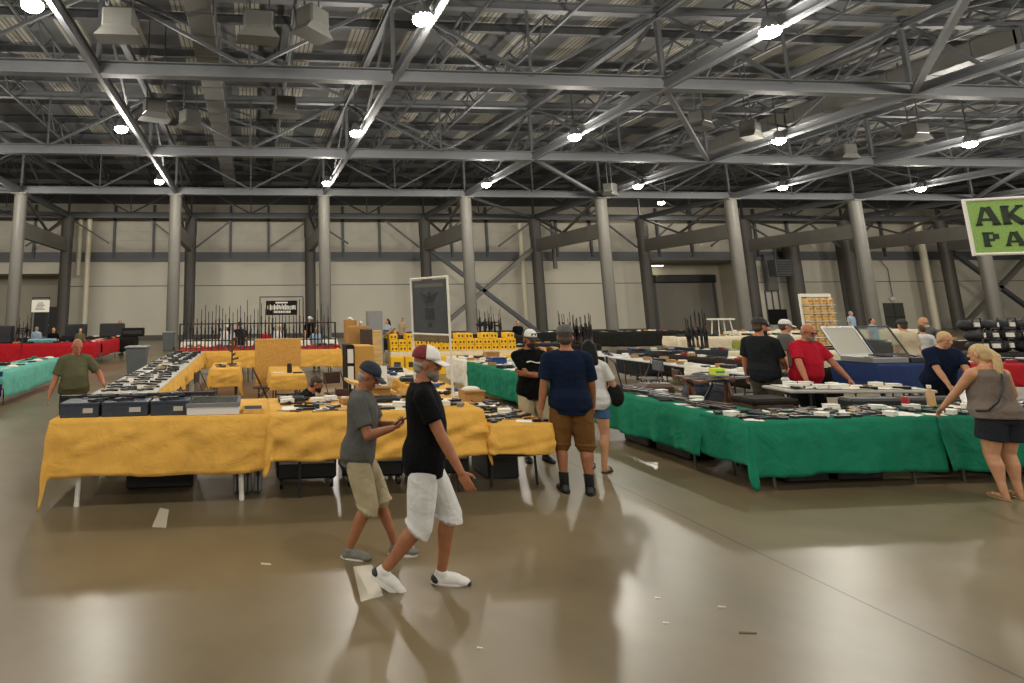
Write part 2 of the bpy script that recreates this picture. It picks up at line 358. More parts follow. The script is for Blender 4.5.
# doors, shutter, vents
DD = mat('door dark', '#22231f', .5)
def p_at(u, v, Y): return atY(u, v, Y)
r = empty('door_1', (p_at(46, 335, WY+3.3).x, WY+3.28, 0)); r['kind'] = 'structure'
MB().box(-1., -.06, 0, 1., 0, 2.6).build('door_panel', DD, r); MB().box(-.03, -.08, 0, .03, -.06, 2.6).build('door_gap', STEELD, r); MB().box(.1, -.12, 1.05, .18, -.06, 1.2).build('door_handle', ALU, r)
a = p_at(884, 303, WY); b2 = p_at(904, 325, WY)
r = empty('door_2', ((a.x+b2.x)/2, WY-.02, 0)); r['kind'] = 'structure'
MB().box(-.95, -.06, 0, .95, 0, 2.25).build('door_panel', mat('door grey', '#45463f', .5), r); MB().box(-.9, -.09, 1.0, .9, -.06, 1.08).build('push_bar', DD, r); MB().box(-.03, -.08, 0, .03, -.06, 2.25).build('door_gap', DD, r)
r = empty('rolling_shutter', (38.7, WY+3.2, 0), label='wide grey rolling shutter door with black coil hood in the wall recess', cat='shutter')
mb = MB()
for k in range(22): mb.box(-2.6, -.1-.02*(k % 2), k*.195, 2.9, -.05, (k+1)*.195)
mb.build('curtain', mat('shutter grey', '#726d62', .5), r); MB().box(-2.8, -.5, 4.25, 3.1, 0, 4.95, .08).build('coil_hood', DD, r)
MB().box(-2.85, -.2, 0, -2.6, 0, 4.4).build('side_rail', STEELD, r); MB().box(2.9, -.2, 0, 3.15, 0, 4.4).build('side_rail', STEELD, r)
r = empty('wall_lamp', (p_at(662, 268, WY+2).x, WY+2.6, 5.75), label='small white lamp glowing under the recess ceiling beside the shutter', cat='lamp')
MB().box(-.5, -.25, 0, .5, .25, .1).build('lamp_body', WMET, r); MB().box(-.45, -.2, -.03, .45, .2, 0).build('lamp_lens', mat('lamp glow', '#fff3d8', .5, emit=8), r)
p = p_at(780, 269, 44.8)
r = empty('unit_heater', p, label='dark slatted unit heater box hung high between the wall columns', cat='heater'); MB().box(-.7, -.4, -.6, .7, .4, .75, .04).build('casing', STEELD, r); MB().bar((0, .3, .7), (0, .3, 2.2), .08, .08).build('hanger', STEELD, r)
mb = MB()
for k in range(6): mb.box(-.6, -.45, -.5+k*.2, .6, -.4, -.4+k*.2)
mb.build('louvre', DPL, r)
p = p_at(769, 272, WY-.2); r = empty('electric_panel', p, label='tall grey electrical cabinet high on the wall right of the shutter', cat='cabinet'); MB().box(-.5, -.25, -1.6, .5, .1, 1.5, .03).build('cabinet_body', STEELP, r); MB().box(-.42, -.27, -1.4, .42, -.25, 1.3).build('panel_door', COLM, r)
mb = MB()
for x in (-.5, .1, .7): mb.tube([(p.x+x, WY-.08, .8), (p.x+x, WY-.08, p.z-1.6)], .05, 8)
mb.build('conduit', STEELD, label='thin dark conduits running down the wall below the grey cabinet', cat='conduit')
p = p_at(778, 317, 44); r = empty('television', p, label='black flat screen on a stand by the wall behind the bearded man', cat='television'); MB().box(-.8, -.05, -.6, .8, .05, .6, .02).build('screen', mat('screen black', '#0b0b0c', .2), r); MB().box(-.05, -.03, -p.z, .05, .03, -.6).build('pole', DPL, r); MB().box(-.4, -.3, -p.z, .4, .3, -p.z+.04).build('base', DPL, r)
p = p_at(893, 299, WY-.15); r = empty('wall_light', p, label='small round white emergency light above the grey double door', cat='lamp'); MB().ell((0, 0, 0), (.28, .12, .22)).build('lamp_dome', WMET, r, True); MB().tube([(0, 0, .2), (0, 0, 2.6), (-.6, 0, 3.4)], .03, 6).build('cable', STEELD, r)
p = p_at(877, 316, WY-.1); MB().box(-.2, -.1, -.3, .2, .1, .4, .03).build('fire_alarm', DPL, loc=p, label='small dark alarm box beside the grey double door', cat='alarm')
p = p_at(997, 316, WY-1); MB().box(-.35, -.1, -2, .35, .1, 1.2, .03).build('door_leaf', DPL, loc=(p.x, p.y, 2.), label='narrow dark open door leaf behind the black bags', cat='door')
# extra wide square column stubs at the right of the wall
for u, w in ((797, .95), (846, .4)):
    x = atY(u, 300, 46.5).x
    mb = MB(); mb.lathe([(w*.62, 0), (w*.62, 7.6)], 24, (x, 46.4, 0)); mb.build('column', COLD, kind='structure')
# bright slot in the roof edge at the right
a = atY(868, 197.5, 44.6); b2 = atY(940, 197.5, 44.6)
MB().box(a.x, 44.4, a.z-.14, b2.x+1.5, 44.7, a.z+.1).build('tube_light', mat('tube glow', '#ece6d4', .5, emit=.9), label='long pale fluorescent strip under the roof edge left of the green sign', cat='lamp')

# lamps
LENS = mat('lamp lens', '#fff2dc', .3, emit=45)
hb = None
def lamp(x, y, z, power, vis, label=None):
    global hb
    if vis:
        if hb is None:
            hb = empty('high_bay_light', (x, y, z), label='x', cat='lamp', group='round high bay lamps under the roof')
            MB().lathe([(.1, .34), (.14, .3), (.2, .06), (.24, 0), (.24, -.02), (.19, -.02)], 20).build('housing', ALU, hb, True)
            MB().ell((0, 0, -.05), (.25, .25, .17)).build('lens', LENS, hb, True)
            MB().bar((0, 0, .34), (0, 0, 2.6), .03, .03).build('hanger', STEELD, hb); register(hb); o = hb
        else: o = dup(hb, (x, y, z))
        o['label'] = label
    ld = bpy.data.lights.new('bay_light', 'POINT'); ld.energy = power; ld.shadow_soft_size = .22; ld.color = (1., .95, .86)
    lo = bpy.data.objects.new('bay_light', ld); col.objects.link(lo); lo.location = (x, y, z-.5)
PWR = 560
RN = {3: 'farthest row', 2: 'middle row', 1: 'nearest row', 0: 'row overhead', -1: 'row behind'}
for k in range(-2, 4):
    for i in range(-2, 8):
        x = -5.01+9.07*i; y = 31.67+9.34*(k-3)
        if k < 2 and (i > 5): continue
        vis = k >= 1
        lamp(x, y, 9.06, PWR, vis, 'glowing round bay lamp in the %s, %s along from the left' % (RN.get(k, ''), nth(i+2)) if vis else None)
p = atY(661, 202, 44); lamp(p.x, 44, p.z, 60, True, 'small far bay lamp past the last truss above the shutter door')

W = bpy.data.worlds.new('world'); S.world = W; W.use_nodes = True
W.node_tree.nodes['Background'].inputs[0].default_value = (.9, .85, .75, 1); W.node_tree.nodes['Background'].inputs[1].default_value = .12
S.view_settings.view_transform = 'Standard'; S.view_settings.look = 'None'; S.view_settings.gamma = 1; S.view_settings.use_curve_mapping = False
S.view_settings.exposure = 0.3
# floor marks
PT = mat('floor paper', '#b9b2a0', .4)
def flat_on_floor(name, pts, m, z=.004, **kw):
    P_ = [atZ(u, v) for u, v in pts]; c = sum(P_, Vector())/len(P_)
    o = MB().prism([(q.x-c.x, q.y-c.y) for q in P_], 0, z).build(name, m, loc=(c.x, c.y, 0), **kw)
flat_on_floor('paper_sheet', [(152, 527), (166, 528), (169, 510), (160, 508)], PT, label='small white triangular paper scrap on the floor before the yellow tables', cat='paper')
flat_on_floor('paper_sheet', [(361, 602), (383, 596), (372, 565), (353, 567)], PT, label='white paper sheet lying on the floor under the walking man', cat='paper')
for k, (u, v, w) in enumerate(((266, 563, 5), (658, 597, 3), (722, 606, 4), (748, 632, 9), (480, 647, 3), (666, 622, 3))):
    flat_on_floor('litter_scrap', [(u-w, v), (u+w, v+1), (u+w, v+2.2), (u-w, v+1.6)], PT if k != 3 else mat('dark scrap', '#4a4434', .7), label=['tiny white scrap on the floor left of the walking men', 'tiny pale scrap on the bare floor centre right', 'small pale fleck on the floor, right of the other flecks', 'short dark scuff strip on the open floor', 'tiny pale fleck on the floor near the lower edge', 'tiny fleck below the pale scrap on the open floor'][k], cat='litter')
# ------------------------------------------------------------------ tables and cloths
def cloth_mesh(x0, y0, x1, y1, z, drops, seed=0, flare=.10, fold=.014, tip=.13, step=.045, wr=.005):
    rnd = random.Random(seed); per = []   # (x, y, nx, ny, drop, s)
    dS, dE, dN, dW = drops; cs = [(x0, y0), (x1, y0), (x1, y1), (x0, y1)]; nr = [(0, -1), (1, 0), (0, 1), (-1, 0)]; s = 0
    for k in range(4):
        a = cs[k]; b = cs[(k+1) % 4]; L = math.hypot(b[0]-a[0], b[1]-a[1]); n = max(3, int(L/step)); d = drops[k]; dn = drops[(k+1) % 4]
        for i in range(1, n):
            t = i/n; per.append([a[0]+(b[0]-a[0])*t, a[1]+(b[1]-a[1])*t, nr[k][0], nr[k][1], d, s+L*t, 0])
        s += L
        for i in range(7):
            t = i/6; an = math.atan2(nr[k][1], nr[k][0])+t*PI/2; dd = d*(1-t)+dn*t; both = min(d, dn) > .3
            per.append([b[0], b[1], math.cos(an), math.sin(an), dd+(tip*math.sin(t*PI) if both else 0), s, math.sin(t*PI) if both else 0])
    ph = [rnd.uniform(0, 6.28) for _ in range(6)]; m = 15 if step < .06 else 7; vs = []; fs = []; n = len(per)
    for j in range(m+1):
        q = j/m
        for (x, y, nx, ny, d, s_, c) in per:
            w = (math.sin(s_*9.5+ph[0])+.8*math.sin(s_*16.7+ph[1])+.5*math.sin(s_*31+ph[2])+.6*math.sin(s_*4.1+ph[3]))
            dz = q*(d+.012*math.sin(s_*2.3+ph[4])+.008*math.sin(s_*7+ph[5])); o = .008+.03*min(1, dz/.15)*1.+(fold*w+fold*.9)*q**1.2*(d > .2)+flare*c*q*(.6+.4*math.sin(s_*3+ph[0]))
            h_ = s_*5.1+q*4+ph[1]; o += wr*min(1, q*3)*(d > .2)*(math.sin(h_*1.7+2.2*math.sin(q*7+s_*1.9+ph[2]))+.7*math.sin(s_*3.1-q*11+ph[3]+1.5*math.sin(s_*4.7))+.5*math.sin(s_*13+q*17+2*math.sin(s_*2.3+ph[0])))
            wig = .012*math.sin(s_*20+q*3)*q*(1-c)
            vs.append((x+nx*o-ny*wig, y+ny*o+nx*wig, z+.004-dz if j else z+.006))
    for j in range(m):
        for i in range(n):
            k = (i+1) % n; fs.append((j*n+i, (j+1)*n+i, (j+1)*n+k, j*n+k))
    fs.append(tuple(range(n)))
    mb = MB(); mb.v = vs; mb.f = fs; return mb
def drape(rect, z, drops, m, label, seed=0, group=None, rz=0, **kw):
    x0, y0, x1, y1 = rect; cx, cy = (x0+x1)/2, (y0+y1)/2
    me = cloth_mesh(x0-cx, y0-cy, x1-cx, y1-cy, z, drops, seed, **kw)
    o = me.build('tablecloth', m, loc=(cx, cy, 0), rz=rz, smooth=True, label=label, cat='tablecloth', group=group)
    md = o.modifiers.new('t', 'SOLIDIFY'); md.thickness = .004; md.offset = -1
    return o
def table(rect, z, label, legm=None, topm=None, rz=0, riser=False, group=None, stretch=True):
    x0, y0, x1, y1 = rect; cx, cy = (x0+x1)/2, (y0+y1)/2; hx, hy = (x1-x0)/2-.005, (y1-y0)/2-.005
    r = empty('folding_table', (cx, cy, 0), rz, label, 'table', group)
    MB().box(-hx, -hy, z-.045, hx, hy, z-.002, .012).build('tabletop', topm or TBL, r)
    for sx in (-1, 1):
        for sy in (-1, 1):
            ax = hx-.3 if hx > hy else hx-.08; ay = hy-.08 if hx > hy else hy-.3
            l = MB().tube([(sx*ax, sy*ay, 0.0), (sx*(ax-.02), sy*ay, z-.045)], .016, 8).build('leg', legm or LEGM, r)
            if riser: MB().tube([(sx*ax, sy*ay, 0.), (sx*(ax-.015), sy*ay, .42)], .03, 12).build('riser', PVC, l)
    if not stretch: return r
    if hx > hy:
        for sx in (-1, 1): MB().tube([(sx*(hx-.31), -hy+.08, z*.45), (sx*(hx-.31), hy-.08, z*.45)], .012, 6).build('stretcher', legm or LEGM, r)
    else:
        for sy in (-1, 1): MB().tube([(-hx+.08, sy*(hy-.31), z*.45), (hx-.08, sy*(hy-.31), z*.45)], .012, 6).build('stretcher', legm or LEGM, r)
    return r
ZH, ZL = .92, .76
# A: front yellow pair
table((-2.22, 7.1, .2, 8.4), ZH, 'raised folding table with white leg sleeves under the nearest plain gold cloth', riser=True)
drape((-2.22, 7.1, .205, 8.4), ZH, (.6, .1, .3, .62), YEL, 'flat hanging gold cloth on the front table below the blue-grey boxes', 3, fold=.007, flare=.16, tip=.3, wr=.006)
table((.24, 7.08, 2.72, 8.4), ZH, 'raised dark-legged folding table under the wrinkled gold cloth', legm=DPL, stretch=False)
drape((.225, 7.08, 2.72, 8.4), ZH, (.5, .5, .3, .55), YEL, 'wrinkled gold cloth on the table just behind the two walking men', 5, fold=.016, flare=.05, wr=.014)
# stuff under second table: dark skirt rail and wheeled carts
for k, (x, lb) in enumerate(((.66, 'black wheeled cart under the gold table left of the grey-shirted man'), (1.48, 'black wheeled cart under the gold table between the two walking men'), (2.3, 'black wheeled cart under the gold table right of the walking man'))):
    r = empty('storage_cart', (x, 7.75, 0), label=lb, cat='cart')
    w_ = .36
    MB().box(-w_, -.3, .12, w_, .3, .56, .03).build('cart_body', DPL, r)
    for sx in (-.3, .3):
        for sy in (-.22, .22): MB().tube([(sx-.02, sy, .065), (sx+.02, sy, .065)], .06, 14).build('wheel', GUN, r)
    MB().box(-.33, -.315, .3, .33, -.3, .33).build('rail', ALU, r)
for k, x in enumerate((-.16, -.04, .08)):
    r = empty('hard_case', (x, 7.55, 0), label='upright grey hard case on the floor, %s of three under the front table' % nth(k), cat='case')
    MB().box(-.05, -.16, .01, .05, .2, .42, .02).build('case_shell', ALU if k != 1 else STL, r); MB().box(-.012, -.175, .01, .012, .21, .425).build('rim', DPL, r); MB().box(-.02, -.19, .2, .02, -.16, .24).build('latch', DPL, r)
# B: long display down the left side of the booth
for k in range(4):
    y0 = 8.42+k*2.44; y1 = y0+2.42
    table((-2.3, y0, -1.42, y1), ZH, 'raised table with white legs, %s from the front in the long handgun row' % nth(k), riser=True, legm=PVC)
    drape((-2.3, y0, -1.42, y1), ZH-.004, (.04, .34, .04, .4), YEL, 'gold cloth on the %s table from the front of the long handgun row' % nth(k), 10+k, fold=.02)
    o = MB().box(-2.33, y0, ZH+.004, -1.4, y1, ZH+.014).build('display_sheet', GREYC, label='pale grey display sheet on the %s table of the long handgun row' % nth(k), cat='sheet')
# C: back row
for k in range(2):
    x0 = -2.25+k*2.5
    table((x0, 18.3, x0+2.45, 19.06), ZH, 'dark-legged table under the %s gold cloth below the rifle rack' % ('left' if k == 0 else 'right'), legm=CHR)
    drape((x0, 18.3, x0+2.45, 19.06), ZH, (.5, .3, .3, .3), YEL, 'gold cloth on the %s back table below the rifle rack' % ('left' if k == 0 else 'right'), 20+k)
# small tables inside the booth
table((-.98, 14.5, -.3, 16.3), ZL, 'small end-on table with a tall pistol stand on gold cloth', legm=DPL); drape((-.98, 14.5, -.3, 16.3), ZL, (.4, .45, .3, .45), YEL, 'gold cloth on the small inner table with the tall pistol stand', 31, tip=.2)
table((.42, 12.8, 1.12, 14.9), ZL, 'small end-on table in front of the speckled cork board', legm=DPL); drape((.42, 12.8, 1.12, 14.9), ZL, (.3, .25, .2, .3), YEL, 'gold cloth on the small inner table before the cork board', 33, tip=.3)
# D: right side of yellow booth
for k, (y0, y1, c) in enumerate(((7.0, 9.4, YEL), (9.42, 11.82, YEL), (11.84, 14.24, CRE))):
    table((2.78, y0, 3.52, y1), ZL, 'low folding table, %s from the front on the aisle side of the gold booth' % nth(k), legm=DPL)
    drape((2.78, y0, 3.52, y1), ZL, (.32 if k == 0 else .05, .3, .05, .3), c, '%s cloth on the %s low table along the aisle side of the booth' % ('gold' if c is YEL else 'cream', nth(k)), 40+k, tip=.3, flare=.14)
# E: middle green island
for k, (y0, y1, c, n) in enumerate(((12.0, 15.3, GRN, 'green'), (15.32, 17.0, WHI, 'white'))):
    table((5.55, y0, 6.9, y1), ZL, 'folding table under the %s cloth of the middle island' % n)
    drape((5.55, y0, 6.9, y1), ZL, (.62, .4, .1, .62), c, '%s cloth on the island behind the man in the white cap' % n, 50+k, flare=.12, tip=.1)
# G: green booth
table((5.78, 7.5, 6.55, 10.1), ZL, 'folding table along the side of the green booth by the aisle')
drape((5.78, 7.5, 6.55, 10.1), ZL, (.05, .05, .3, .56), GRN, 'green cloth along the aisle side of the big green booth', 60, fold=.02, wr=.002)
table((5.78, 6.74, 8.2, 7.5), ZL, 'folding table at the near corner of the green booth')
drape((5.78, 6.74, 8.2, 7.5), ZL, (.6, .05, .05, .5), GRN, 'green cloth on the near corner table of the big green booth', 61, tip=.2, flare=.13, fold=.012, wr=.002)
table((8.22, 6.72, 10.7, 7.5), ZL, 'folding table where the woman in grey leans')
drape((8.22, 6.72, 10.7, 7.5), ZL, (.6, .3, .05, .05), GRN, 'green cloth on the table where the woman in grey leans', 63, flare=.05, fold=.024, wr=.002)
# H: rest of the right-hand stalls
table((7.75, 8.0, 9.75, 8.62), .9, 'narrow raised grey table behind the front green table', topm=GREYC, rz=-.16, legm=DPL)
for k in range(3):
    y0 = 10.4+k*2.32
    table((9.75, y0, 10.5, y0+2.28), .78, 'bare white folding table, %s from the near end of the row behind the green booth' % nth(k), topm=WMET, legm=CHR)
drape((9.72, 11.7, 10.5, 12.9), .785, (.05, .05, .05, .22), WHI, 'cream cloth thrown over the middle of the bare white tables', 70, fold=.01)
far = [  # rect, z, drops, cloth, description
 ((11.6, 12.0, 12.5, 13.2), .78, (.6, .1, .1, .6), BRN, 'dark brown', 'behind the bearded man'),
 ((11.6, 13.3, 12.5, 16.6), .78, (.1, .1, .1, .6), BRN, 'dark brown', 'left of the bearded man'),
 ((11.3, 17.0, 14.8, 17.9), .8, (.7, .4, .1, .7), DGR, 'charcoal', 'behind the bare white tables'),
 ((8.3, 21.0, 12.6, 21.9), .8, (.7, .4, .1, .7), BRN, 'dark brown', 'beyond the woman with long dark hair'),
 ((15.6, 17.6, 17.2, 18.4), 1.0, (.34, .3, .1, .4), LIM, 'olive lime', 'behind the bearded man'),
 ((11.9, 10.6, 13.6, 11.5), .98, (.5, .3, .1, .5), BLU, 'royal blue', 'under the open glass lids'),
 ((14.1, 10.7, 17.8, 11.5), .92, (.42, .1, .1, .4), RED, 'red', 'behind the woman with the ponytail'),
 ((16.0, 12.3, 20.5, 13.2), .98, (.6, .1, .1, .4), BLK, 'black', 'under the pile of black bags'),
 ((13.0, 14.6, 16.2, 15.5), .9, (.6, .1, .1, .4), CRE, 'cream', 'behind the glass lids'),
 ((18.0, 17.0, 23.0, 17.9), .95, (.6, .1, .1, .4), BRN, 'dark brown', 'far right beyond the bags'),
 ((4.6, 19.8, 9.1, 20.7), .72, (.6, .1, .1, .4), CRE, 'cream', 'holding the bright yellow boxes'),
 ((4.4, 24.2, 11.5, 25.1), .95, (.6, .1, .1, .4), BLK, 'black', 'beyond the bright yellow boxes'),
 ((16.3, 21.8, 22.6, 22.7), .95, (.7, .1, .1, .4), CRE, 'cream', 'far behind the shutter side stalls'),
 ((22.0, 25.5, 31.0, 26.4), .95, (.7, .1, .1, .4), CRE, 'cream', 'nearest the cream wall pipe'),
 ((12.0, 27.5, 21.5, 28.4), .95, (.7, .1, .1, .4), BLK, 'black', 'in front of the shutter door'),
 ((-2.4, 20.6, 3.0, 21.5), .9, (.6, .1, .1, .4), RED, 'dark red', 'just behind the rifle rack'),
 ((-2.9, 25.6, 3.6, 26.5), .9, (.6, .1, .1, .4), WHI, 'white', 'seen through the rifle rack'),
 ((-15.0, 25.2, -9.2, 26.1), .9, (.78, .1, .1, .4), RED, 'red', 'at the left edge of the hall'),
 ((-9.1, 25.2, -6.35, 26.1), .9, (.78, .6, .1, .4), RED, 'red', 'behind the man in the olive shirt'),
 ((-7.2, 26.3, -6.3, 29.5), .9, (.1, .6, .1, .4), RED, 'red', 'turning back from the red front stalls'),
 ((-17.0, 29.6, -5.6, 30.5), .95, (.7, .7, .1, .4), BLK, 'black', 'behind the red stalls'),
 ((-6.6, 14.7, -5.7, 18.9), .78, (.3, .6, .1, .1), TEA2, 'pale teal', 'at the left edge behind the teal one'),
 ((-8.6, 13.4, -5.95, 14.6), .78, (.42, .42, .1, .1), TEA, 'teal', 'nearest the left edge of the hall'),
]
for k, (rc, z, dr, m_, cn, ds) in enumerate(far):
    table(rc, z, 'folding table hidden under the %s cloth %s' % (cn, ds), legm=WOOD if m_ in (TEA, TEA2) else None)
    drape(rc, z, dr, m_, '%s cloth on the stall %s' % (cn, ds), 80+k, step=.09)
MB().box(-6.62, 14.67, .22, -5.72, 14.69, .78).build('cloth_trim', BLU, label='blue strip of cloth at the seam between the teal tables', cat='cloth')

# ------------------------------------------------------------------ things on tables
F2 = lambda x, y, z: (x, y, z)
def reg(r): register(r); return r
PARK = (0, -60, 0)
def P0(name, cat):
    r = empty(name, PARK); r['category'] = cat; r['label'] = 'x'; return r
def pistol(slm, grm):
    r = P0('pistol', 'pistol')
    MB().prism([(-.095, .028), (.095, .028), (.1, .034), (.1, .058), (.092, .064), (-.095, .064), (-.1, .05)], .004, .03).build('slide', slm, r)
    MB().prism([(-.1, .028), (.06, .028), (.06, .018), (-.028, .014), (-.05, -.075), (-.115, -.062), (-.088, .01)], .006, .028).build('grip', grm, r)
    MB().prism([(-.03, .014), (.028, .014), (.022, -.02), (-.02, -.024), (-.03, -.018), (-.026, -.012), (-.018, -.016), (.016, -.014), (.02, .008), (-.026, .008)], .012, .02).build('trigger_guard', grm, r)
    return reg(r)
def revolver(slm, grm):
    r = P0('revolver', 'revolver')
    MB().tube([(.0, .045, .02), (.16, .045, .02)], .011, 8).build('barrel', slm, r)
    MB().tube([(-.03, .038, .022), (.012, .038, .022)], .021, 10).build('cylinder', slm, r)
    MB().prism([(-.06, .058), (.02, .058), (.02, .02), (-.02, .01), (-.06, .02)], .01, .03).build('frame', slm, r)
    MB().prism([(-.06, .05), (-.035, .02), (-.05, -.06), (-.1, -.05), (-.09, .0)], .008, .03).build('grip', grm, r)
    return reg(r)
def rifle(stm, bm, L=1.05, scope=True, mag=True, up=False, name='rifle'):
    mp = (lambda x, y, z: (y, z, x+.0)) if up else (lambda x, y, z: (x-L/2, y, z+.02))
    def tb(mb, a, b, rad): return mb.tube([mp(*a), mp(*b)], rad, 8)
    r = P0(name, 'rifle')
    MB().prism([(0, -.06), (.02, .045), (.26, .03), (.36, .03), (.36, -.02), (.3, -.03), (.22, -.015)], -.018, .018, mp).build('stock', stm, r)
    MB().prism([(.3, -.03), (.58, -.03), (.58, .035), (.3, .035)], -.02, .02, mp).build('receiver', bm, r)
    MB().prism([(.58, -.025), (.8, -.02), (.8, .022), (.58, .022)], -.019, .019, mp).build('forend', stm, r)
    tb(MB(), (.56, .012, 0), (L, .012, 0), .011).build('barrel', bm, r)
    if mag: MB().prism([(.46, -.03), (.53, -.03), (.56, -.17), (.49, -.18)], -.013, .013, mp).build('magazine', bm, r)
    if scope:
        mb = tb(MB(), (.38, .075, 0), (.64, .075, 0), .018); tb(mb, (.6, .075, 0), (.66, .075, 0), .026); mb.build('scope', bm, r)
    return reg(r)
def boxy(name, cat, dx, dy, dz, m_, lidm=None, parts=True):
    r = P0(name, cat)
    if lidm is None: lidm = m_
    MB().box(-dx/2, -dy/2, 0, dx/2, dy/2, dz*.72, .006).build('body', m_, r)
    MB().box(-dx/2-.003, -dy/2-.003, dz*.74, dx/2+.003, dy/2+.003, dz, .006).build('lid', lidm, r)
    return reg(r)
def hcase():
    r = P0('pistol_case', 'case'); MB().box(-.16, -.11, 0, .16, .11, .035, .01).build('body', POLY, r); MB().box(-.16, -.11, .037, .16, .11, .07, .01).build('lid', POLY, r)
    MB().box(-.04, -.135, .025, .04, -.11, .045, .004).build('handle', POLY, r); return reg(r)
def single(name, cat, mb, m_, smooth=False):
    o = mb.build(name, m_, smooth=smooth, loc=PARK); o['category'] = cat; o['label'] = 'x'; return o
def magz():
    r = P0('magazine', 'magazine'); MB().prism([(-.1, -.03), (-.09, .03), (.04, .03), (.1, .0), (.09, -.045), (.03, -.03)], 0, .025).build('shell', GUN2, r); MB().box(-.108, -.034, 0, -.09, .034, .028).build('base_plate', POLY, r); return reg(r)
def knife():
    r = P0('knife', 'knife'); MB().prism([(0, -.014), (.13, -.012), (.16, .012), (0, .012)], .004, .009).build('blade', STL, r); MB().box(-.12, -.016, 0, 0, .016, .018, .005).build('handle', WOOD, r); return reg(r)
def scope_():
    r = P0('rifle_scope', 'scope'); MB().tube([(-.14, 0, .03), (.12, 0, .03)], .015, 10).build('tube', GUN, r); MB().tube([(.09, 0, .03), (.17, 0, .03)], .028, 12).build('objective', GUN, r); MB().tube([(0, 0, .03), (0, 0, .06)], .014, 8).build('turret', GUN, r); return reg(r)
def bag():
    r = P0('soft_bag', 'bag'); MB().ell((0, 0, .125), (.23, .17, .14), nu=16, nv=10).build('body', mat('black nylon', '#121213', .7), r, True)
    MB().tube([(-.14, -.16, .16), (-.1, -.19, .3), (.1, -.19, .3), (.14, -.16, .16)], .014, 6).build('handle', DPL, r); MB().box(-.07, -.195, .1, .07, -.165, .2, .004).build('price_tag', PAP, r); return reg(r)
K = dict(bp=('black pistol', pistol(GUN, POLY)), sp=('two-tone black pistol', pistol(STL, POLY)), tp=('tan-gripped black pistol', pistol(GUN, TANP)),
         rv=('steel revolver', revolver(STL, WOOD)), rb=('black revolver', revolver(GUN, WOOD)), br=('black rifle', rifle(POLY, GUN)), wr=('wood-stocked rifle', rifle(WOOD, GUN, 1.1, False, False)),
         pc=('black pistol case', hcase()), cb=('small cardboard box', boxy('small_box', 'box', .18, .12, .07, CARD)), wb=('small white box', boxy('small_box', 'box', .16, .1, .06, PAP, PAP)),
         rd=('small red box', boxy('small_box', 'box', .14, .1, .06, REDI)), bl=('small blue box', boxy('small_box', 'box', .14, .1, .06, BLUI)), gb=('small green box', boxy('small_box', 'box', .14, .1, .06, GRNI)),
         mg=('curved dark magazine', magz()), kn=('wood-handled knife', knife()), sc=('black rifle scope', scope_()), bg=('tagged black gun bag', bag()),
         cd=('white paper card', single('paper_card', 'card', MB().box(-.1, -.07, 0, .1, .07, .003), PAP)), pp=('cream paper sheet', single('paper_sheet', 'paper', MB().box(-.14, -.11, 0, .14, .11, .003), PAPB)),
         tn=('folded white price card', single('price_card', 'card', MB().prism([(-.045, 0), (0, .07), (.045, 0), (.04, 0), (0, .062), (-.04, 0)], -.05, .05, lambda x, y, z: (z, x, y)), PAP)),
         cl=('crumpled white cloth', single('cloth', 'cloth', MB().ell((0, 0, .0), (.15, .1, .05), cut=0, nu=16, nv=6), WHI, True)),
         wt=('small round metal tin', single('tin', 'tin', MB().lathe([(.04, 0), (.042, .005), (.042, .04), (.038, .045)], 16), STL)))
USED = {}
GC = {}
def put(key, x, y, z, rz, label, group):
    nm, pr = K[key]
    zz = z+.008
    if key not in USED: USED[key] = pr; o = pr; o.location = (x, y, zz); o.rotation_euler = (0, 0, rz)
    else: o = dup(pr, (x, y, zz), rz)
    o['label'] = label; o['group'] = group; return o
def rows(rect, z, ny, nx, keys, desc, rowfrom, grp, jit=.03, ang=None, rz0=0, skip=.06, rc=None, colname='across', axis='y', seed=1):
    """items in a loose grid; rows run along y from the near edge, columns along x"""
    global random
    rnd = random.Random(seed); x0, y0, x1, y1 = rect; cx, cy = (x0+x1)/2, (y0+y1)/2
    for j in range(ny):
        for i in range(nx):
            if rnd.random() < skip: continue
            x = x0+(x1-x0)*(i+.5)/nx+rnd.uniform(-jit, jit); y = y0+(y1-y0)*(j+.5)/ny+rnd.uniform(-jit, jit); k = rnd.choice(keys)
            if rz0:
                dx, dy = x-cx, y-cy; x = cx+dx*math.cos(rz0)-dy*math.sin(rz0); y = cy+dx*math.sin(rz0)+dy*math.cos(rz0)
            a = rnd.uniform(-.5, .5) if ang is None else ang+rnd.uniform(-.25, .25)
            if ang is None and k in 'bp sp tp rv rb mg kn'.split() and rnd.random() < .3: a += PI
            n = K[k][0]
            if axis == 'y': lb = '%s on %s, %s row from %s, %s' % (n, desc, nth(j), rowfrom, nth(i))
            else: lb = '%s on %s, %s from %s, row %s' % (n, desc, nth(i), rowfrom, nth(j))
            if nx == 1: lb = '%s on %s, %s from %s' % (n, desc, nth(j), rowfrom)
            if ny == 1: lb = '%s on %s, %s from %s' % (n, desc, nth(i), rowfrom)
            put(k, x, y, z, a+rz0, lb, '%s %s' % (n, grp))
PG = 'bp bp bp bp tp sp mg'.split()
rows((-2.28, 9.25, -1.45, 18.1), ZH+.012, 26, 3, PG, 'the grey handgun sheets', 'the front', 'along the handgun row', .05, ang=-.35, seed=2)
rows((-2.2, 9.1, -1.5, 16.0), ZH+.012, 12, 2, ['cd', 'tn', 'cd', 'pp'], 'the grey handgun sheets', 'the front', 'along the handgun row', .06, seed=3, skip=.2)
MIX = 'bp bp kn rv mg cd cd wb cb pp wt sc rb'.split()
rows((.38, 7.2, 2.65, 8.3), ZH, 7, 12, MIX, 'the wrinkled gold cloth', 'the front', 'on the wrinkled gold cloth', .03, seed=4, skip=.15)
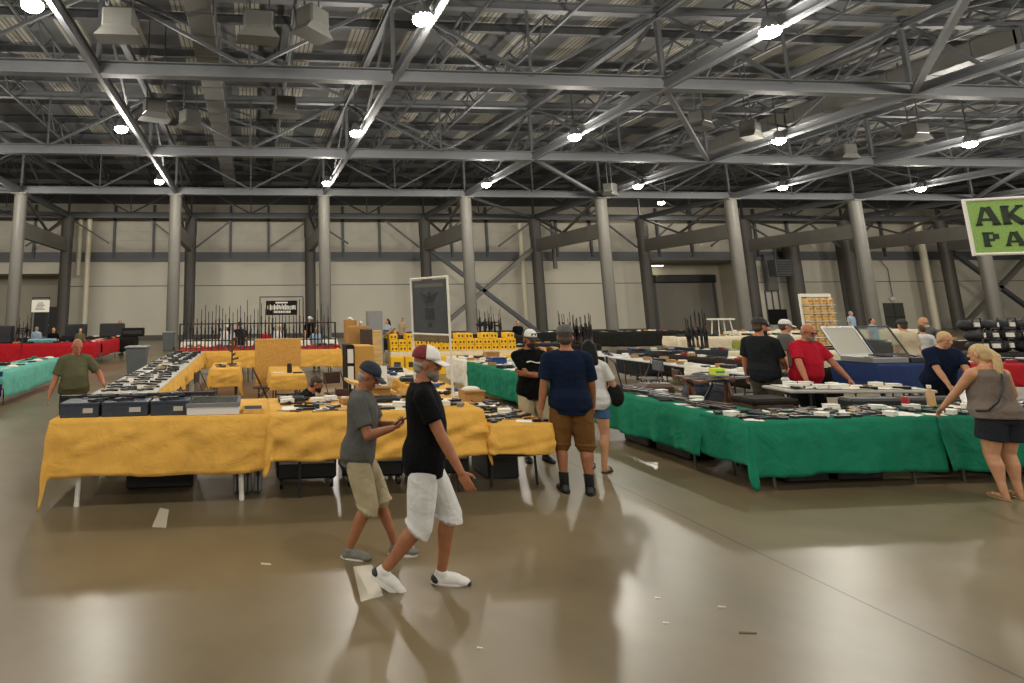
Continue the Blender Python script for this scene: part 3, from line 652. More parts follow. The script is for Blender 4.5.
rows((2.82, 7.05, 3.48, 9.35), ZL, 13, 4, MIX+['bp', 'cd'], 'the low gold corner table', 'the front', 'on the low gold corner table', .03, seed=5)
rows((2.82, 9.5, 3.48, 14.2), ZL, 14, 3, 'bp cd cd bp pp kn wb pc bl'.split(), 'the low aisle tables', 'their near end', 'on the low aisle tables', .03, seed=6)
rows((5.6, 12.05, 6.85, 16.9), ZL, 16, 5, 'cd wb pp bp cb cl pc bl kn cd'.split(), 'the middle island', 'its near end', 'on the middle island', .04, seed=7)
rows((5.82, 6.80, 8.15, 7.44), ZL, 5, 14, 'bp bp cd cd cd rb mg bp wb kn tp cd'.split(), 'the green corner table', 'the front edge', 'on the green corner table', .03, seed=8)
rows((8.25, 6.80, 10.6, 7.44), ZL, 5, 13, 'bp bp cd cd cd rv mg bp wb kn cd bl'.split(), 'the green end table', 'the front edge', 'on the green end table', .03, seed=9)
rows((5.85, 7.65, 6.5, 10.0), ZL, 9, 3, 'cd cd kn wb mg cd'.split(), 'the green aisle side', 'the corner', 'on the green aisle side', .04, seed=10)
for j in range(9):
    put('br' if j not in (2, 6) else 'wr', 6.02+.1*(j % 3), 7.7+j*.25, ZL+.012, PI/2+.25+U(-.15, .15), '%s rifle lying on the green aisle side, %s from the corner' % ('black' if j not in (2, 6) else 'wood-stocked', nth(j)), 'rifles on the green aisle side')
rows((7.9, 8.05, 9.6, 8.55), .9, 4, 11, 'cd cd pp bp kn wb cd'.split(), 'the raised grey table', 'its front', 'on the raised grey table', .03, rz0=-.16, seed=11)
rows((9.8, 10.5, 10.45, 17.2), .785, 18, 2, 'cd pc pp wb cb bp'.split(), 'the bare white tables', 'the near end', 'on the bare white tables', .1, seed=12)
FARK = 'cd cd wb pp cb pc bp rd bl gb cl pc kn bp cd'.split()
SHORT = ['brown stall behind bearded man', 'brown stall left of bearded man', 'charcoal stall past white tables', 'brown stall past dark-haired woman', 'the lime stall', '', 'red stall past ponytail', '', 'cream stall behind glass lids', 'brown stall at far right', '', 'black stall past yellow boxes', 'cream stall before shutter wall', 'cream stall before the pipe', 'black stall before the shutter', 'red stall behind rifle rack', 'white stall past rifle rack', 'red stall at left edge', 'red stall behind olive shirt', 'red stall turning back', 'black stall behind red stalls', 'the pale teal stall', 'the teal stall']
ZF = {0: (8, 2), 1: (10, 2), 2: (2, 12), 3: (2, 12), 4: (2, 6), 5: None, 6: (2, 9), 7: None, 8: (2, 9), 9: (2, 14), 10: None, 11: (2, 18), 12: (2, 14), 13: (2, 20), 14: (2, 22), 15: (2, 16), 16: (2, 18), 17: (2, 14), 18: (2, 8), 19: (7, 2), 20: (2, 22), 21: (9, 2), 22: (3, 7)}
for k, (rc, z, dr, m_, cn, ds) in enumerate(far):
    if ZF[k] is None: continue
    ny, nx = ZF[k]; dd = 'the %s stall %s' % (cn, ds)
    dd = SHORT[k]
    rows((rc[0]+.08, rc[1]+.08, rc[2]-.08, rc[3]-.08), z, ny, nx, FARK, dd, 'left' if nx > ny else 'near end', 'on the %s stall %s' % (cn, ds), .06, seed=100+k, axis='x' if nx > ny else 'y')
# blue-grey boxes with long black guns at the front of the gold table
for k, (u0, u1) in enumerate(((61, 98), (101, 146), (149, 187))):
    a = atZ(u0, 418, ZH); b2 = atZ(u1, 418, ZH); cx = (a.x+b2.x)/2; w = (b2.x-a.x)
    r = empty('display_box', (cx, 7.42, ZH+.008), label='blue-grey box with black guns on top, %s from the table corner' % nth(k), cat='box', group='blue-grey boxes at the table front')
    MB().box(-w/2, -.2, 0, w/2, .2, .15, .008).build('body', CASEB, r); MB().box(-w/2-.006, -.206, .13, w/2+.006, .206, .16, .006).build('lid', CASEB, r); MB().box(w*.1, -.21, .05, w*.35, -.2, .1).build('sticker', GREYC, r)
    for q in range(3):
        put('br' if q == 2 else 'bp' if q == 0 else 'sc', cx+U(-.03, .03)+(.2 if k == 0 else 0), 7.3+q*.16, ZH+.165, U(-.1, .1)+(PI if q == 2 else 0), 'black %s on the %s blue-grey box, %s from its front' % (('pistol', 'scope', 'rifle')[q], nth(k), nth(q)), 'long guns on the blue-grey boxes')
for k in range(5):
    put('br', -1.62+.1*(k % 2), 7.75+.16*k, ZH+.02, U(-.2, .2), 'black rifle laid behind the blue-grey boxes, %s from them' % nth(k), 'black rifles behind the boxes')
r = empty('display_case', (-.44, 7.45, ZH+.008), label='wide white-framed glass display case on the front gold cloth', cat='case')
MB().box(-.30, -.28, 0, .30, .3, .09, .006).build('case_base', WMET, r)
mb = MB(); mb.box(-.31, -.29, .09, .31, -.25, .13); mb.box(-.31, .27, .09, .31, .31, .13); mb.box(-.31, -.25, .09, -.27, .27, .13); mb.box(.27, -.25, .09, .31, .27, .13); mb.build('lid_frame', ALU, r)
MB().box(-.27, -.25, .092, .27, .27, .096).build('lining', mat('dark felt', '#1d1f1e', .9), r); MB().box(-.27, -.25, .12, .27, .27, .124).build('glass', GLASS, r)
for k, (x, y, w) in enumerate(((.02, 7.32, .24), (.52, 8.1, .34), (1.75, 7.9, .3))):
    r = empty('shadow_box', (x, y, ZH+.008), label=['small tan wooden shadow box right of the white display case', 'dark-lined case standing open behind the shadow box', 'flat dark case on the gold cloth behind the men'][k], cat='box')
    MB().box(-w/2, -.13, 0, w/2, .13, .05, .004).build('frame', PLY if k == 0 else POLY, r); MB().box(-w/2+.02, -.11, .05, w/2-.02, .11, .054).build('lining', DGR, r)
# rifle rack over the back tables
r = empty('rifle_rack', (.2, 18.65, ZH+.008), label='long black rail rack holding upright rifles over the back gold tables', cat='rack')
for z in (.28, .78): MB().box(-2.4, -.02, z, 2.4, .02, z+.035).build('rail', DPL, r)
for x in (-2.38, -.8, .8, 2.38): MB().box(x-.025, -.03, 0, x+.025, .03, .8).build('post', DPL, r)
MB().box(-2.4, -.12, 0, 2.4, .1, .03, .004).build('base_board', REDI, r)
KU = rifle(POLY, GUN, 1.12, True, True, True, 'rifle'); KW = rifle(WOOD, GUN, 1.2, False, False, True, 'rifle')
ui = {}
def upr(which, x, y, z, rz, label, group, tilt=0, s=1):
    pr = KU if which == 'b' else KW
    if which not in ui: ui[which] = 1; o = pr; o.location = (x, y, z); o.rotation_euler = (0, 0, rz)
    else: o = dup(pr, (x, y, z), rz)
    o.rotation_euler.x = tilt; o['label'] = label; o['group'] = group; o.scale = (1, 1, s); return o
for k in range(42):
    w = 'b' if k % 3 else 'w'
    upr(w, -2.08+k*.108+U(-.02, .02), 18.66-.075, ZH+.04, U(-.3, .3)+PI/2, '%s standing rifle, %s from the left end of the rack' % ('black' if w == 'b' else 'wood-stocked', nth(k)), 'rifles standing in the rail rack', s=U(.82, 1.25))
# far clusters of standing long guns
for c, (u, v, Y, n, ds) in enumerate(((567, 332, 21.4, 8, 'tight bunch behind the man in navy'), (584, 334, 21.3, 10, 'big bunch right of the man in navy'), (697, 336, 17.5, 14, 'big bunch before the shutter door'), (484, 327, 24.6, 7, 'bunch above the bright yellow boxes'), (495, 327, 24.6, 5, 'bunch beside the sitting far person'), (22, 345, 25.7, 5, 'left edge bunch on the red stall'))):
    p = atY(u, v, Y)
    zt = {21.4: .8, 21.3: .8, 17.5: .8, 24.6: .95, 25.7: .9}[Y]+.01
    r = empty('gun_stand', (p.x, Y, zt), label='round dark stand under the %s' % ds, cat='stand'); MB().lathe([(.22, 0), (.22, .03), (.03, .04), (.03, .55), (.13, .56), (.13, .58)], 14).build('stand_body', DPL, r); MB().lathe([(.2, .58), (.2, .6)], 14).build('top_ring', DPL, r)
    for k in range(n):
        a = 2*PI*k/n; upr('w' if k % 3 == 0 else 'b', p.x+.26*math.cos(a), Y+.26*math.sin(a), zt+.005, a+PI/2, '%s in the %s, %s around' % ('wood rifle' if k % 3 == 0 else 'black rifle', ds, nth(k)), 'rifles in the '+ds, s=U(.75, 1.0))
# tall pistol stand on small table
r = empty('pistol_stand', (-.5, 15.6, ZL+.01), label='tall dark post stand hung with small guns on the inner gold table', cat='stand')
MB().lathe([(.14, 0), (.12, .03), (.02, .04), (.02, .95)], 14).build('post', CHR, r)
for k in range(6): MB().bar((0, 0, .12+.1*k), (.16*math.cos(k*1.1), .16*math.sin(k*1.1), .16+.1*k), .03, .05).build('peg', CHR, r)
for k, (x, y, c) in enumerate(((-.8, 15.3, 'rb'), (-.66, 14.9, 'bp'), (-.75, 15.0, 'kn'), (-.45, 15.0, 'rv'))): put(c, x, y, ZL, U(-1, 1), '%s on the small inner gold table beside the pistol stand' % K[c][0], 'things beside the pistol stand')
r = empty('thermos', (.82, 13.3, ZL+.01), label='short black cylinder cup on the gold table before the cork board', cat='cup'); MB().lathe([(.05, 0), (.055, .01), (.055, .16), (.045, .17)], 16).build('cup_body', DPL, r); MB().lathe([(.048, .17), (.048, .19), (.02, .2)], 16).build('lid', GUN, r)
put('pp', .6, 13.4, ZL, .2, 'cream paper sheet beside the black cup', 'papers by the black cup'); put('mg', 1.0, 13.2, ZL, .2, 'dark magazine beside the black cup on the gold table', 'by the black cup')
# cork / peg board standing on wheels
a = atY(255, 340, 15.4); b2 = atY(301, 380, 15.4)
r = empty('cork_board', ((a.x+b2.x)/2, 15.4, 0), label='large speckled tan board standing behind the inner gold table', cat='board')
w = (b2.x-a.x)/2; MB().box(-w, -.03, .3, w, .03, a.z, .01).build('board_panel', CORK, r); 
mb = MB(); mb.box(-w-.02, -.035, .26, w+.02, .035, .3); mb.box(-w-.02, -.035, a.z, w+.02, .035, a.z+.03); mb.build('frame', PINE, r)
for sx in (-w+.1, w-.1):
    MB().bar((sx, -.25, .08), (sx, .25, .08), .04, .06).build('foot', DPL, r); MB().bar((sx, 0, .08), (sx, 0, .3), .04, .04).build('post', DPL, r)
    MB().tube([(sx-.015, -.25, .05), (sx+.015, -.25, .05)], .05, 14).build('wheel', GUN, r)
# cabinet of show boards with framed side
a = atY(347, 346, 11.6); b2 = atY(375, 386, 11.6)
r = empty('show_cabinet', ((a.x+b2.x)/2, 11.8, 0), label='tall tan cabinet with two white framed panes in its dark side', cat='cabinet')
w = (b2.x-a.x)/2
MB().box(-w+.14, -.2, .25, w, .3, a.z, .01).build('cabinet_body', CORK, r)
MB().box(-w-.02, -.24, .2, -w+.13, .3, a.z+.02, .01).build('side_frame', BRN, r)
for z in (.45, .78, 1.1): MB().box(-w, -.252, z, -w+.11, -.24, z+.26).build('white_pane', PAP, r)
for sx in (-w+.05, w-.05): MB().box(sx-.03, -.2, 0, sx+.03, .26, .25).build('leg', DPL, r)
p = atY(377, 330, 13); MB().box(-.09, -.06, 0, .09, .06, 1.66, .01).build('timber_post', PINE, loc=(p.x, 13, 0), label='tall pale timber post right of the tan cabinet', cat='post')
p = atY(366, 330, 14); MB().box(-.14, -.06, 0, .14, .06, 1.66, .01).build('timber_board', CHR, loc=(p.x, 14, 0), label='tall brown board behind the pale timber post', cat='board')
for k, (u, v0, v1, Y, wd, m_, lb) in enumerate(((357, 326, 345, 14.5, .5, CARD, 'upper cardboard carton stacked behind the tan cabinet'), (355, 331, 345, 19.7, .45, BOXY, 'yellow crate on the floor left of the slanted rack'), (374, 311, 335, 20, .5, LGPL, 'pale carton stack high behind the timber post'), (350, 320, 333, 20.3, .4, CARD, 'tan carton beside the far white capped man'))):
    a = atY(u, v0, Y); r = empty('carton', (a.x, Y, 0), label=lb, cat='carton'); MB().box(-wd/2, -.2, 0, wd/2, .2, max(.3, a.z-.03), .01).build('carton_body', m_, r); MB().box(-wd/2+.01, -.19, max(.3, a.z-.03), wd/2-.01, .19, max(.33, a.z), .004).build('flap', m_, r)
# white sign card on table behind grey man, box stack
a = atY(378, 414, 8.1)
r = empty('sign_card', (a.x, 8.15, ZH+.008), label='tall white notice card behind the man in grey', cat='sign'); MB().box(-.15, -.01, 0, .15, .01, .42).build('card', PAP, r)
mb = MB()
for k in range(7): mb.box(-.11, -.013, .34-.045*k, -.11+.12+.1*((k*7) % 3)/2, -.011, .35-.045*k)
mb.build('text_line', mat('ink red brown', '#7a4638', .8), r); MB().bar((0, .01, .3), (0, .1, 0), .02, .02).build('prop', DPL, r)
for k, (x, y, z, sx, sz, m_, lb) in enumerate(((1.72, 8.2, ZH, .26, .16, CARD, 'cardboard box on the gold cloth between the two walking men'), (3.22, 8.8, ZL, .3, .16, CARD, 'open cardboard box of papers on the low aisle table'), (1.75, 9.0, .7, .7, .12, PLY, 'slanted plywood shelf behind the walking men'), (6.4, 15.8, ZL, .35, .2, CARD, 'cardboard box on the white cloth island'), (5.9, 14.2, ZL, .35, .18, BLUI, 'blue crate on the green island behind the capped man'))):
    r = empty('box', (x, y, z+.008 if k != 2 else 0), label=lb, cat='box')
    if k == 2:
        MB().prism([(-.35, 1.05), (.35, .88), (.35, .92), (-.35, 1.09)], -.25, .25, lambda a_, b_, c_: (a_, c_, b_)).build('shelf_board', PLY, r)
        for q in (-.3, .3): MB().box(q-.02, -.02, 0, q+.02, .02, .95-.24*q, 0).build('leg', DPL, r)
    else:
        MB().box(-sx/2, -.13, 0, sx/2, .13, sz, .005).build('box_body', m_, r); MB().box(-sx/2-.01, -.17, sz-.02, sx/2+.01, -.125, sz).build('flap', m_, r)
put('cl', 3.22, 8.8, ZL+.16, .3, 'heap of white paper topping the open cardboard box', 'heap in the open box')
# bright yellow boxes
n = 0
for k in range(15):
    for q in range(3):
        if q == 2 and k % 3 == 1: continue
        x = 4.72+k*.29
        r = empty('yellow_box', (x, 19.95+.1*(q == 2), .73+.0), label='bright yellow box with dark windows, %s from the left, %s layer' % (nth(k), ('bottom', 'middle', 'top')[q]), cat='box', group='bright yellow boxes in the middle of the hall')
        r.location.z = .73+q*.19
        MB().box(-.135, -.12, 0, .135, .3, .18, .006).build('box_body', BOXY, r)
        MB().box(-.09, -.124, .05, -.03, -.12, .12).build('window', BOXD, r); MB().box(.03, -.124, .05, .09, -.12, .12).build('window', BOXD, r)
for k in range(9):
    r = empty('yellow_crate', (4.72+k*.48, 19.65, 0), label='yellow floor crate with a dark window, %s from the left under the boxes' % nth(k), cat='crate', group='yellow floor crates')
    MB().box(-.22, -.2, 0, .22, .1, .58, .01).build('crate_body', BOXY, r); MB().box(-.12, -.205, .25, .1, -.2, .42).build('window', BOXD, r)
mb = MB(); p = (4.35, 20.4)
for k in range(6): put('wr' if k % 2 else 'br', 4.3+k*.06, 20.3+.1*k, 1.35, .5, 'long gun lying across the yellow boxes, %s in the slanted pile' % nth(k), 'slanted pile on the yellow boxes')
r = empty('slant_rack', (4.5, 20.45, .73), label='slanted wooden rack left of the bright yellow boxes', cat='rack')
for k in range(5): MB().bar((-.5, -.3+.12*k, .1), (.35, -.3+.12*k, .75), .06, .03).build('slat', PINE if k % 2 else WOOD, r)
MB().box(-.5, -.3, 0, -.4, .3, .12).build('foot', PINE, r); MB().box(.3, -.3, 0, .38, .3, .72).build('post', PINE, r)
for k, (x0, x1, y, z0, z1, lb) in enumerate(((5.5, 9.2, 22.3, .0, 1.12, 'long dark mesh-fronted rack behind the yellow boxes'),)):
    r = empty('dark_rack', ((x0+x1)/2, y, 0), label=lb, cat='rack'); w = (x1-x0)/2
    MB().box(-w, -.2, 0, w, .2, z1, .01).build('rack_body', mat('dark mesh', '#2b2a26', .8, var=.6, vs=30), r); MB().box(-w, -.25, z1, w, .25, z1+.04).build('top_shelf', DPL, r)
for k in range(24):
    x = 4.6+k*.21; r = empty('yellow_carton', (x, 24.4, .96), label='tiny yellow and tan carton on the black stall, %s from the left' % nth(k), cat='box', group='row of tiny cartons on the black stall'); MB().box(-.08, -.06, 0, .08, .06, .13, .004).build('carton_body', PINE if k % 2 else BOXY, r); MB().box(-.08, -.062, .1, .08, .062, .132).build('lid', CARD, r)
# book-like upright board row (620-640)
for k in range(9):
    MB().box(-.05, -.2, 0, .05, .2, .55, .005).build('upright_board', PINE if k % 2 == 0 else WOOD, loc=(8.9+k*.22, 20.6, .0), label='upright plank leaning before the dark brown far stall, %s from the left' % nth(k), cat='board', group='upright planks before the far stall').scale.z = 1.35
# trash bins
def bin_(x, y, label, s=1):
    r = empty('trash_bin', (x, y, 0), label=label, cat='bin')
    MB().prism([(-.27*s, -.3*s), (.27*s, -.3*s), (.27*s, .3*s), (-.27*s, .3*s)], 0.08, .1).build('base', GPL, r)
    mb = MB(); mb.loft([[(q*w_, p_*w_*1.05, z) for q, p_ in ((-.95, -1), (-1, -.95), (-1, .95), (-.95, 1), (.95, 1), (1, .95), (1, -.95), (.95, -1))][::-1] for w_, z in ((.24*s, .08), (.31*s, .92*s+.05), (.33*s, .97*s))]); mb.build('bin_body', GPL, r)
    MB().box(-.35*s, -.36*s, .97*s, .35*s, .38*s, 1.03*s, .03).build('lid', LGPL, r); MB().box(-.3*s, .36*s, .9*s, .3*s, .42*s, .95*s, .01).build('handle', GPL, r)
    for sx in (-1, 1): MB().tube([(sx*.27*s-.03, .24*s, .1), (sx*.27*s+.03, .24*s, .1)], .1, 14).build('wheel', DPL, r)
p = atY(137, 360, 20.); bin_(p.x, 20., 'grey wheeled bin with pale lid beside the handgun row', 1.0)
p = atZ(172, 349); bin_(p.x, p.y-1.5, 'grey bin standing far off by the round column', 1.0)
# chairs
def chair(x, y, rz, label, m_=SEATB, fr=CHR):
    r = empty('folding_chair', (x, y, 0), rz, label, 'chair')
    MB().box(-.2, -.2, .43, .2, .2, .46, .01).build('seat', m_, r); MB().box(-.2, .19, .62, .2, .215, .85, .01).build('backrest', m_, r)
    for sx in (-.21, .21):
        MB().tube([(sx, -.22, 0), (sx, .2, .86)], .012, 6).build('leg', fr, r); MB().tube([(sx, .24, 0), (sx, -.17, .45)], .012, 6).build('leg', fr, r)
    MB().tube([(-.21, -.1, .24), (.21, -.1, .24)], .01, 6).build('stretcher', fr, r)
chair(1.72, 12.3, .4, 'brown folding chair beside the seated man behind the gold table'); chair(.22, 13.6, 1.57, 'brown folding chair tucked beside the cork board table')
chair(1.55, 9.6, 0, 'brown folding chair just behind the wrinkled gold cloth'); chair(-1.0, 10.3, PI/2, 'brown metal folding chair inside the handgun row', DPL)
chair(9.35, 13.6, -PI/2, 'grey slatted folding chair by the bare white tables', GPL); chair(8.75, 11.6, 1.2, 'brown folding chair in the green booth', CHR); chair(-.95, 13.0, 1.4, 'dark folding chair left of the small inner table', DPL)
r = empty('hand_truck', (2.75, 15.4, 0), label='upright hand truck with black wheels right of the back gold table', cat='trolley')
for sx in (-.16, .16): MB().tube([(sx, 0, .1), (sx, .1, 1.15)], .016, 6).build('side_rail', REDI, r); MB().tube([(sx-.03, .1, .12), (sx+.03, .1, .12)], .12, 16).build('wheel', GUN, r)
MB().box(-.2, -.25, .02, .2, 0, .04).build('toe_plate', DPL, r)
# suitcases, bag heap and tote inside the green booth
for k, (x, y, z, a, b_, c, m_, nm, lb) in enumerate(((8.35, 10.6, 0, .7, .3, .85, mat('grey brown shell', '#4a443a', .5), 'suitcase', 'grey brown hard suitcase standing in the green booth'), (8.75, 10.1, 0, .62, .4, .55, DPL, 'suitcase', 'low black case beside the grey brown suitcase'), (7.6, 11.0, 0, .5, .4, .5, LBX, 'storage_tote', 'pale storage tote left of the suitcase'), (8.05, 11.6, 0, .6, .4, .6, CHR, 'storage_tote', 'brown tote behind the suitcase'))):
    r = empty(nm, (x, y, z), label=lb, cat='suitcase' if nm == 'suitcase' else 'tote'); MB().box(-a/2, -b_/2, .04, a/2, b_/2, c, .06).build('shell', m_, r)
    MB().tube([(-.1, 0, c-.02), (-.08, 0, c+.05), (.08, 0, c+.05), (.1, 0, c-.02)], .012, 6).build('handle', DPL, r)
    for sx in (-1, 1): MB().tube([(sx*a*.4-.02, 0, .03), (sx*a*.4+.02, 0, .03)], .03, 10).build('wheel', GUN, r)
p = atY(733, 400, 8.9)
r = empty('duffel_bag', (7.35, 9.4, 0), label='big dark blue duffel bag heaped left of the bearded man', cat='bag')
mb = MB(); mb.ell((0, 0, .55), (.36, .28, .42), nu=18, nv=12); mb.ell((.12, .05, .3), (.4, .3, .3), nu=16); mb.ell((-.05, .0, .8), (.22, .2, .24), nu=16); mb.build('bag_body', mat('navy nylon', '#141d2e', .6, bump=.8, bs=14), r, True)
MB().tube([(-.3, -.25, .5), (-.1, -.34, .9), (.2, -.3, .85), (.34, -.22, .5)], .02, 6).build('strap', DPL, r); MB().box(-.04, -.215, .86, .04, -.2, .92).build('label_patch', PAP, r)
r = empty('lime_tag_box', (7.1, 8.75, 1.07), label='bright yellow-green box on the stacked guns beside the duffel', cat='box'); MB().box(-.09, -.06, 0, .09, .06, .1, .005).build('box_body', mat('lime box', '#c8d43a', .5), r); MB().box(-.07, -.063, .03, .07, -.06, .06).build('sticker', TEA, r); r.name = 'ammo_box'
r = empty('gun_trestle', (6.98, 8.75, 0), label='dark trestle holding crossed rifles left of the bearded man', cat='stand')
for sx in (-.3, .3): MB().bar((sx-.0, -.2, 0), (sx, .05, 1.0), .04, .04).build('leg', WOOD, r); MB().bar((sx, .25, 0), (sx, .05, 1.0), .04, .04).build('leg', WOOD, r)
MB().box(-.4, 0, .96, .4, .1, 1.0).build('crossbar', WOOD, r)
for k in range(5):
    o = put('wr' if k % 2 == 0 else 'br', 6.95+.05*k, 8.5+.11*k, .99+.0*k, .25-.12*k, 'rifle on the dark trestle, %s from the front' % nth(k), 'crossed rifles on the dark trestle')
r = empty('gear_box', (7.0, 7.85, 0), label='brown camouflage box behind the near green corner table', cat='box'); MB().box(-.32, -.2, 0, .3, .2, .84, .05).build('box_body', mat('camo brown', '#3b2c1c', .8, var=.5, vs=9), r); MB().box(-.33, -.21, .78, .31, .21, .87, .03).build('lid', BRN, r)
r = empty('drink_bottle', (8.35, 7.62, .9), label='tan bottle with white cap near the red-shirted man', cat='bottle'); r.location.z = 0
r.location = (9.0, 7.4, ZL+.008); MB().lathe([(.04, 0), (.045, .02), (.045, .17), (.02, .21), (.02, .235)], 16).build('bottle_body', mat('tan liquid', '#b08a5c', .3), r, True); MB().lathe([(.024, .235), (.024, .27)], 14).build('cap', PAP, r)
r = empty('drink_cup', (8.5, 7.3, ZL+.008), label='dark red drink can on the green table before the red-shirted man', cat='can'); MB().lathe([(.036, 0), (.042, .01), (.042, .13), (.036, .145)], 16).build('can_body', REDI, r, True); MB().lathe([(.034, .145), (.03, .15)], 16).build('can_top', STL, r)
for k, (x, y) in enumerate(((8.5, 7.75), (9.3, 7.7))):
    r = empty('open_gun_case', (x, y, ZL+.01 if False else .5), -.08, label='%s black gun case behind the green table goods' % ('left' if k == 0 else 'right'), cat='case'); r.location.z = 0
    MB().box(-.38, -.12, 0, .38, .12, .84, .03).build('case_body', POLY, r); MB().box(-.05, -.14, .6, .05, -.12, .66, .01).build('latch', ALU, r)
# glass lidded cases on blue stall
for k, (x, lb) in enumerate(((12.25, 'open glass-lidded case with a pale lid on the blue stall'), (13.05, 'open glass-lidded case with a dark frame on the blue stall'))):
    fm = DPL if k else ALU
    r = empty('display_case', (x, 11.0, .99), label=lb, cat='case'); MB().box(-.38, -.36, 0, .38, .3, .1, .01).build('case_base', fm, r)
    mp_ = lambda a_, b_, c_: (a_-.0-.25*b_, .3+.35*b_+c_, .1+b_)
    mb = MB(); H_ = .58
    for q in ([(-.38, 0), (.38, 0), (.38, .03), (-.38, .03)], [(-.38, H_-.03), (.38, H_-.03), (.38, H_), (-.38, H_)], [(-.38, .03), (-.35, .03), (-.35, H_-.03), (-.38, H_-.03)], [(.35, .03), (.38, .03), (.38, H_-.03), (.35, H_-.03)]): mb.prism(q, -.012, .012, mp_)
    mb.build('lid_frame', fm, r); MB().prism([(-.35, .03), (.35, .03), (.35, H_-.03), (-.35, H_-.03)], -.003, .003, mp_).build('lid_glass', GLASS if k else mat('frosted lid', '#a7a493', .4), r)
    rows((x-.3, 10.7, x+.3, 11.25), 1.08, 2, 4, ['cd', 'kn', 'bp'], 'the %s glass-lidded case' % ('pale' if k == 0 else 'dark'), 'its front', 'in the %s glass-lidded case' % ('pale' if k == 0 else 'dark'), .01, seed=300+k, skip=0)
# bags pile
for k in range(24):
    x = 16.75+(k % 8)*.43+U(-.12, .12)+.15*(k//8); lv = k//8; put('bg', x, 12.6+.12*lv+U(-.08, .08), .985+.235*lv, U(-.7, .7), 'black soft gun bag with white tag, %s from the left in the %s layer' % (nth(k % 8), ('bottom', 'middle', 'top')[lv]), 'black bags piled on the black stall')
# wooden rack of tan packs (808-832)
p = atY(820, 333, 17.0)
r = empty('wire_stand', (p.x, 17., 0), label='tall white framed stand of tan packs before the dark columns', cat='stand')
for sx in (-.5, .5): MB().bar((sx, 0, 0), (sx, 0, 2.42), .05, .05).build('upright', PVC, r)
MB().box(-.52, -.03, 2.36, .52, .03, 2.46).build('header', PVC, r)
for k in range(6): MB().box(-.47, -.2, .9+k*.24, .47, .1, .92+k*.24).build('shelf', PVC, r)
for k in range(24):
    r2 = empty('tan_pack', (p.x-.35+.235*(k % 4), 16.93, .925+(k//4)*.24), label='tan pack on the white stand, shelf %s from the bottom, %s pack along' % (nth(k//4), nth(k % 4)), cat='pack', group='tan packs on the white stand')
    MB().box(-.1, -.1, 0, .1, .1, .19, .03).build('pack_body', PINE, r2); MB().box(-.06, -.105, .08, .06, -.1, .14).build('label_strip', CARD, r2)
r = empty('white_stool', atZ(724, 331, .96).copy() if False else (0, 0, 0), label='white wire display stand on the far cream stall', cat='stand'); p = atY(723, 337, 22.2); r.location = (p.x, 22.2, .955)
for a_ in ((-.3, -.2), (.3, -.2), (-.3, .2), (.3, .2)): MB().bar((a_[0], a_[1], 0), (a_[0]*.8, a_[1]*.8, .62), .03, .03).build('leg', PVC, r)
MB().box(-.42, -.22, .62, .42, .22, .68).build('top', PVC, r)

# ------------------------------------------------------------------ signs
def strokes(mb, L, x, z, w, h, t):
    """slab lettering from strokes; unit cell 0..1"""
    G_ = {'A': [(0.05, 0, .42, 1, 1.), (.95, 0, .58, 1, 1.6), (.25, .3, .75, .3, .8), (-.08, .03, .25, .03, .7), (.7, .03, 1.1, .03, .7)],
          'K': [(.18, 0, .18, 1, 1.7), (.9, 1, .3, .45, .9), (.4, .5, .95, 0, 1.7), (0, .97, .4, .97, .7), (0, .03, .4, .03, .7), (.7, .97, 1.05, .97, .7), (.75, .03, 1.1, .03, .7)],
          'P': [(.2, 0, .2, 1, 1.7), (.2, .95, .7, .95, .9), (.2, .48, .7, .48, .9), (.82, .9, .82, .53, 1.7), (0, .03, .45, .03, .7), (0, .97, .3, .97, .7)],
          'R': [(.2, 0, .2, 1, 1.7), (.2, .95, .7, .95, .9), (.2, .5, .7, .5, .9), (.8, .9, .8, .55, 1.7), (.5, .5, .9, 0, 1.7), (0, .03, .42, .03, .7), (0, .97, .3, .97, .7)],
          'T': [(.5, 0, .5, 1, 1.7), (0, .95, 1, .95, .9), (.04, .75, .04, .97, .7), (.96, .75, .96, .97, .7), (.28, .03, .72, .03, .7)],
          'S': [(.15, .9, .85, .9, .9), (.15, .9, .15, .58, 1.5), (.15, .52, .85, .48, 1.2), (.85, .42, .85, .1, 1.5), (.1, .1, .85, .1, .9)]}
    for (a, b, c, d, k) in G_[L]: mb.bar((x+a*w, 0, z+b*h), (x+c*w, 0, z+d*h), t*k if abs(a-c) < abs(b-d) else t*k, .006, (0, 1, 0))
def sstrokes(mb, L, x, z, w, h, t):
    n0 = len(mb.v); strokes(mb, L, x, z, w, h, t)
o0 = Vector((10.22, 7.5, 3.56)); tl = atY(962, 200, 7.5); bl = atY(974, 256, 7.5)
SH = tl.z-bl.z-.03
r = empty('hanging_sign', (tl.x+.02, 7.5, bl.z+.02), label='green speckled sign in a white pipe frame with dark letters AK PARTS', cat='sign'); r.rotation_euler = (0, 0, -.42)
SW = 1.75
SIGNM = mat('sign green', '#7fa04c', .6, var=.25, vs=60)
MB().box(0, .0, 0, SW, .012, SH).build('sign_panel', SIGNM, r)
mb = MB().tube([(0, 0, 0), (SW, 0, 0)], .022, 10); mb.tube([(0, 0, SH), (SW, 0, SH)], .022, 10); mb.tube([(0, 0, -.02), (0, 0, SH+.02)], .022, 10); mb.tube([(SW, 0, -.02), (SW, 0, SH+.02)], .022, 10); mb.build('pipe_frame', PVC, r)
mb = MB()
for L, x in (('A', .10), ('K', .38)): strokes(mb, L, x, SH*.53, .23, SH*.33, .045)
for k, L in enumerate('PARTS'): strokes(mb, L, 0.13+k*.245, SH*.14, .175, SH*.25, .036)
lt = mb.build('lettering', mat('sign ink', '#1c2a1c', .7), r); lt.location = (0, -.006, 0)
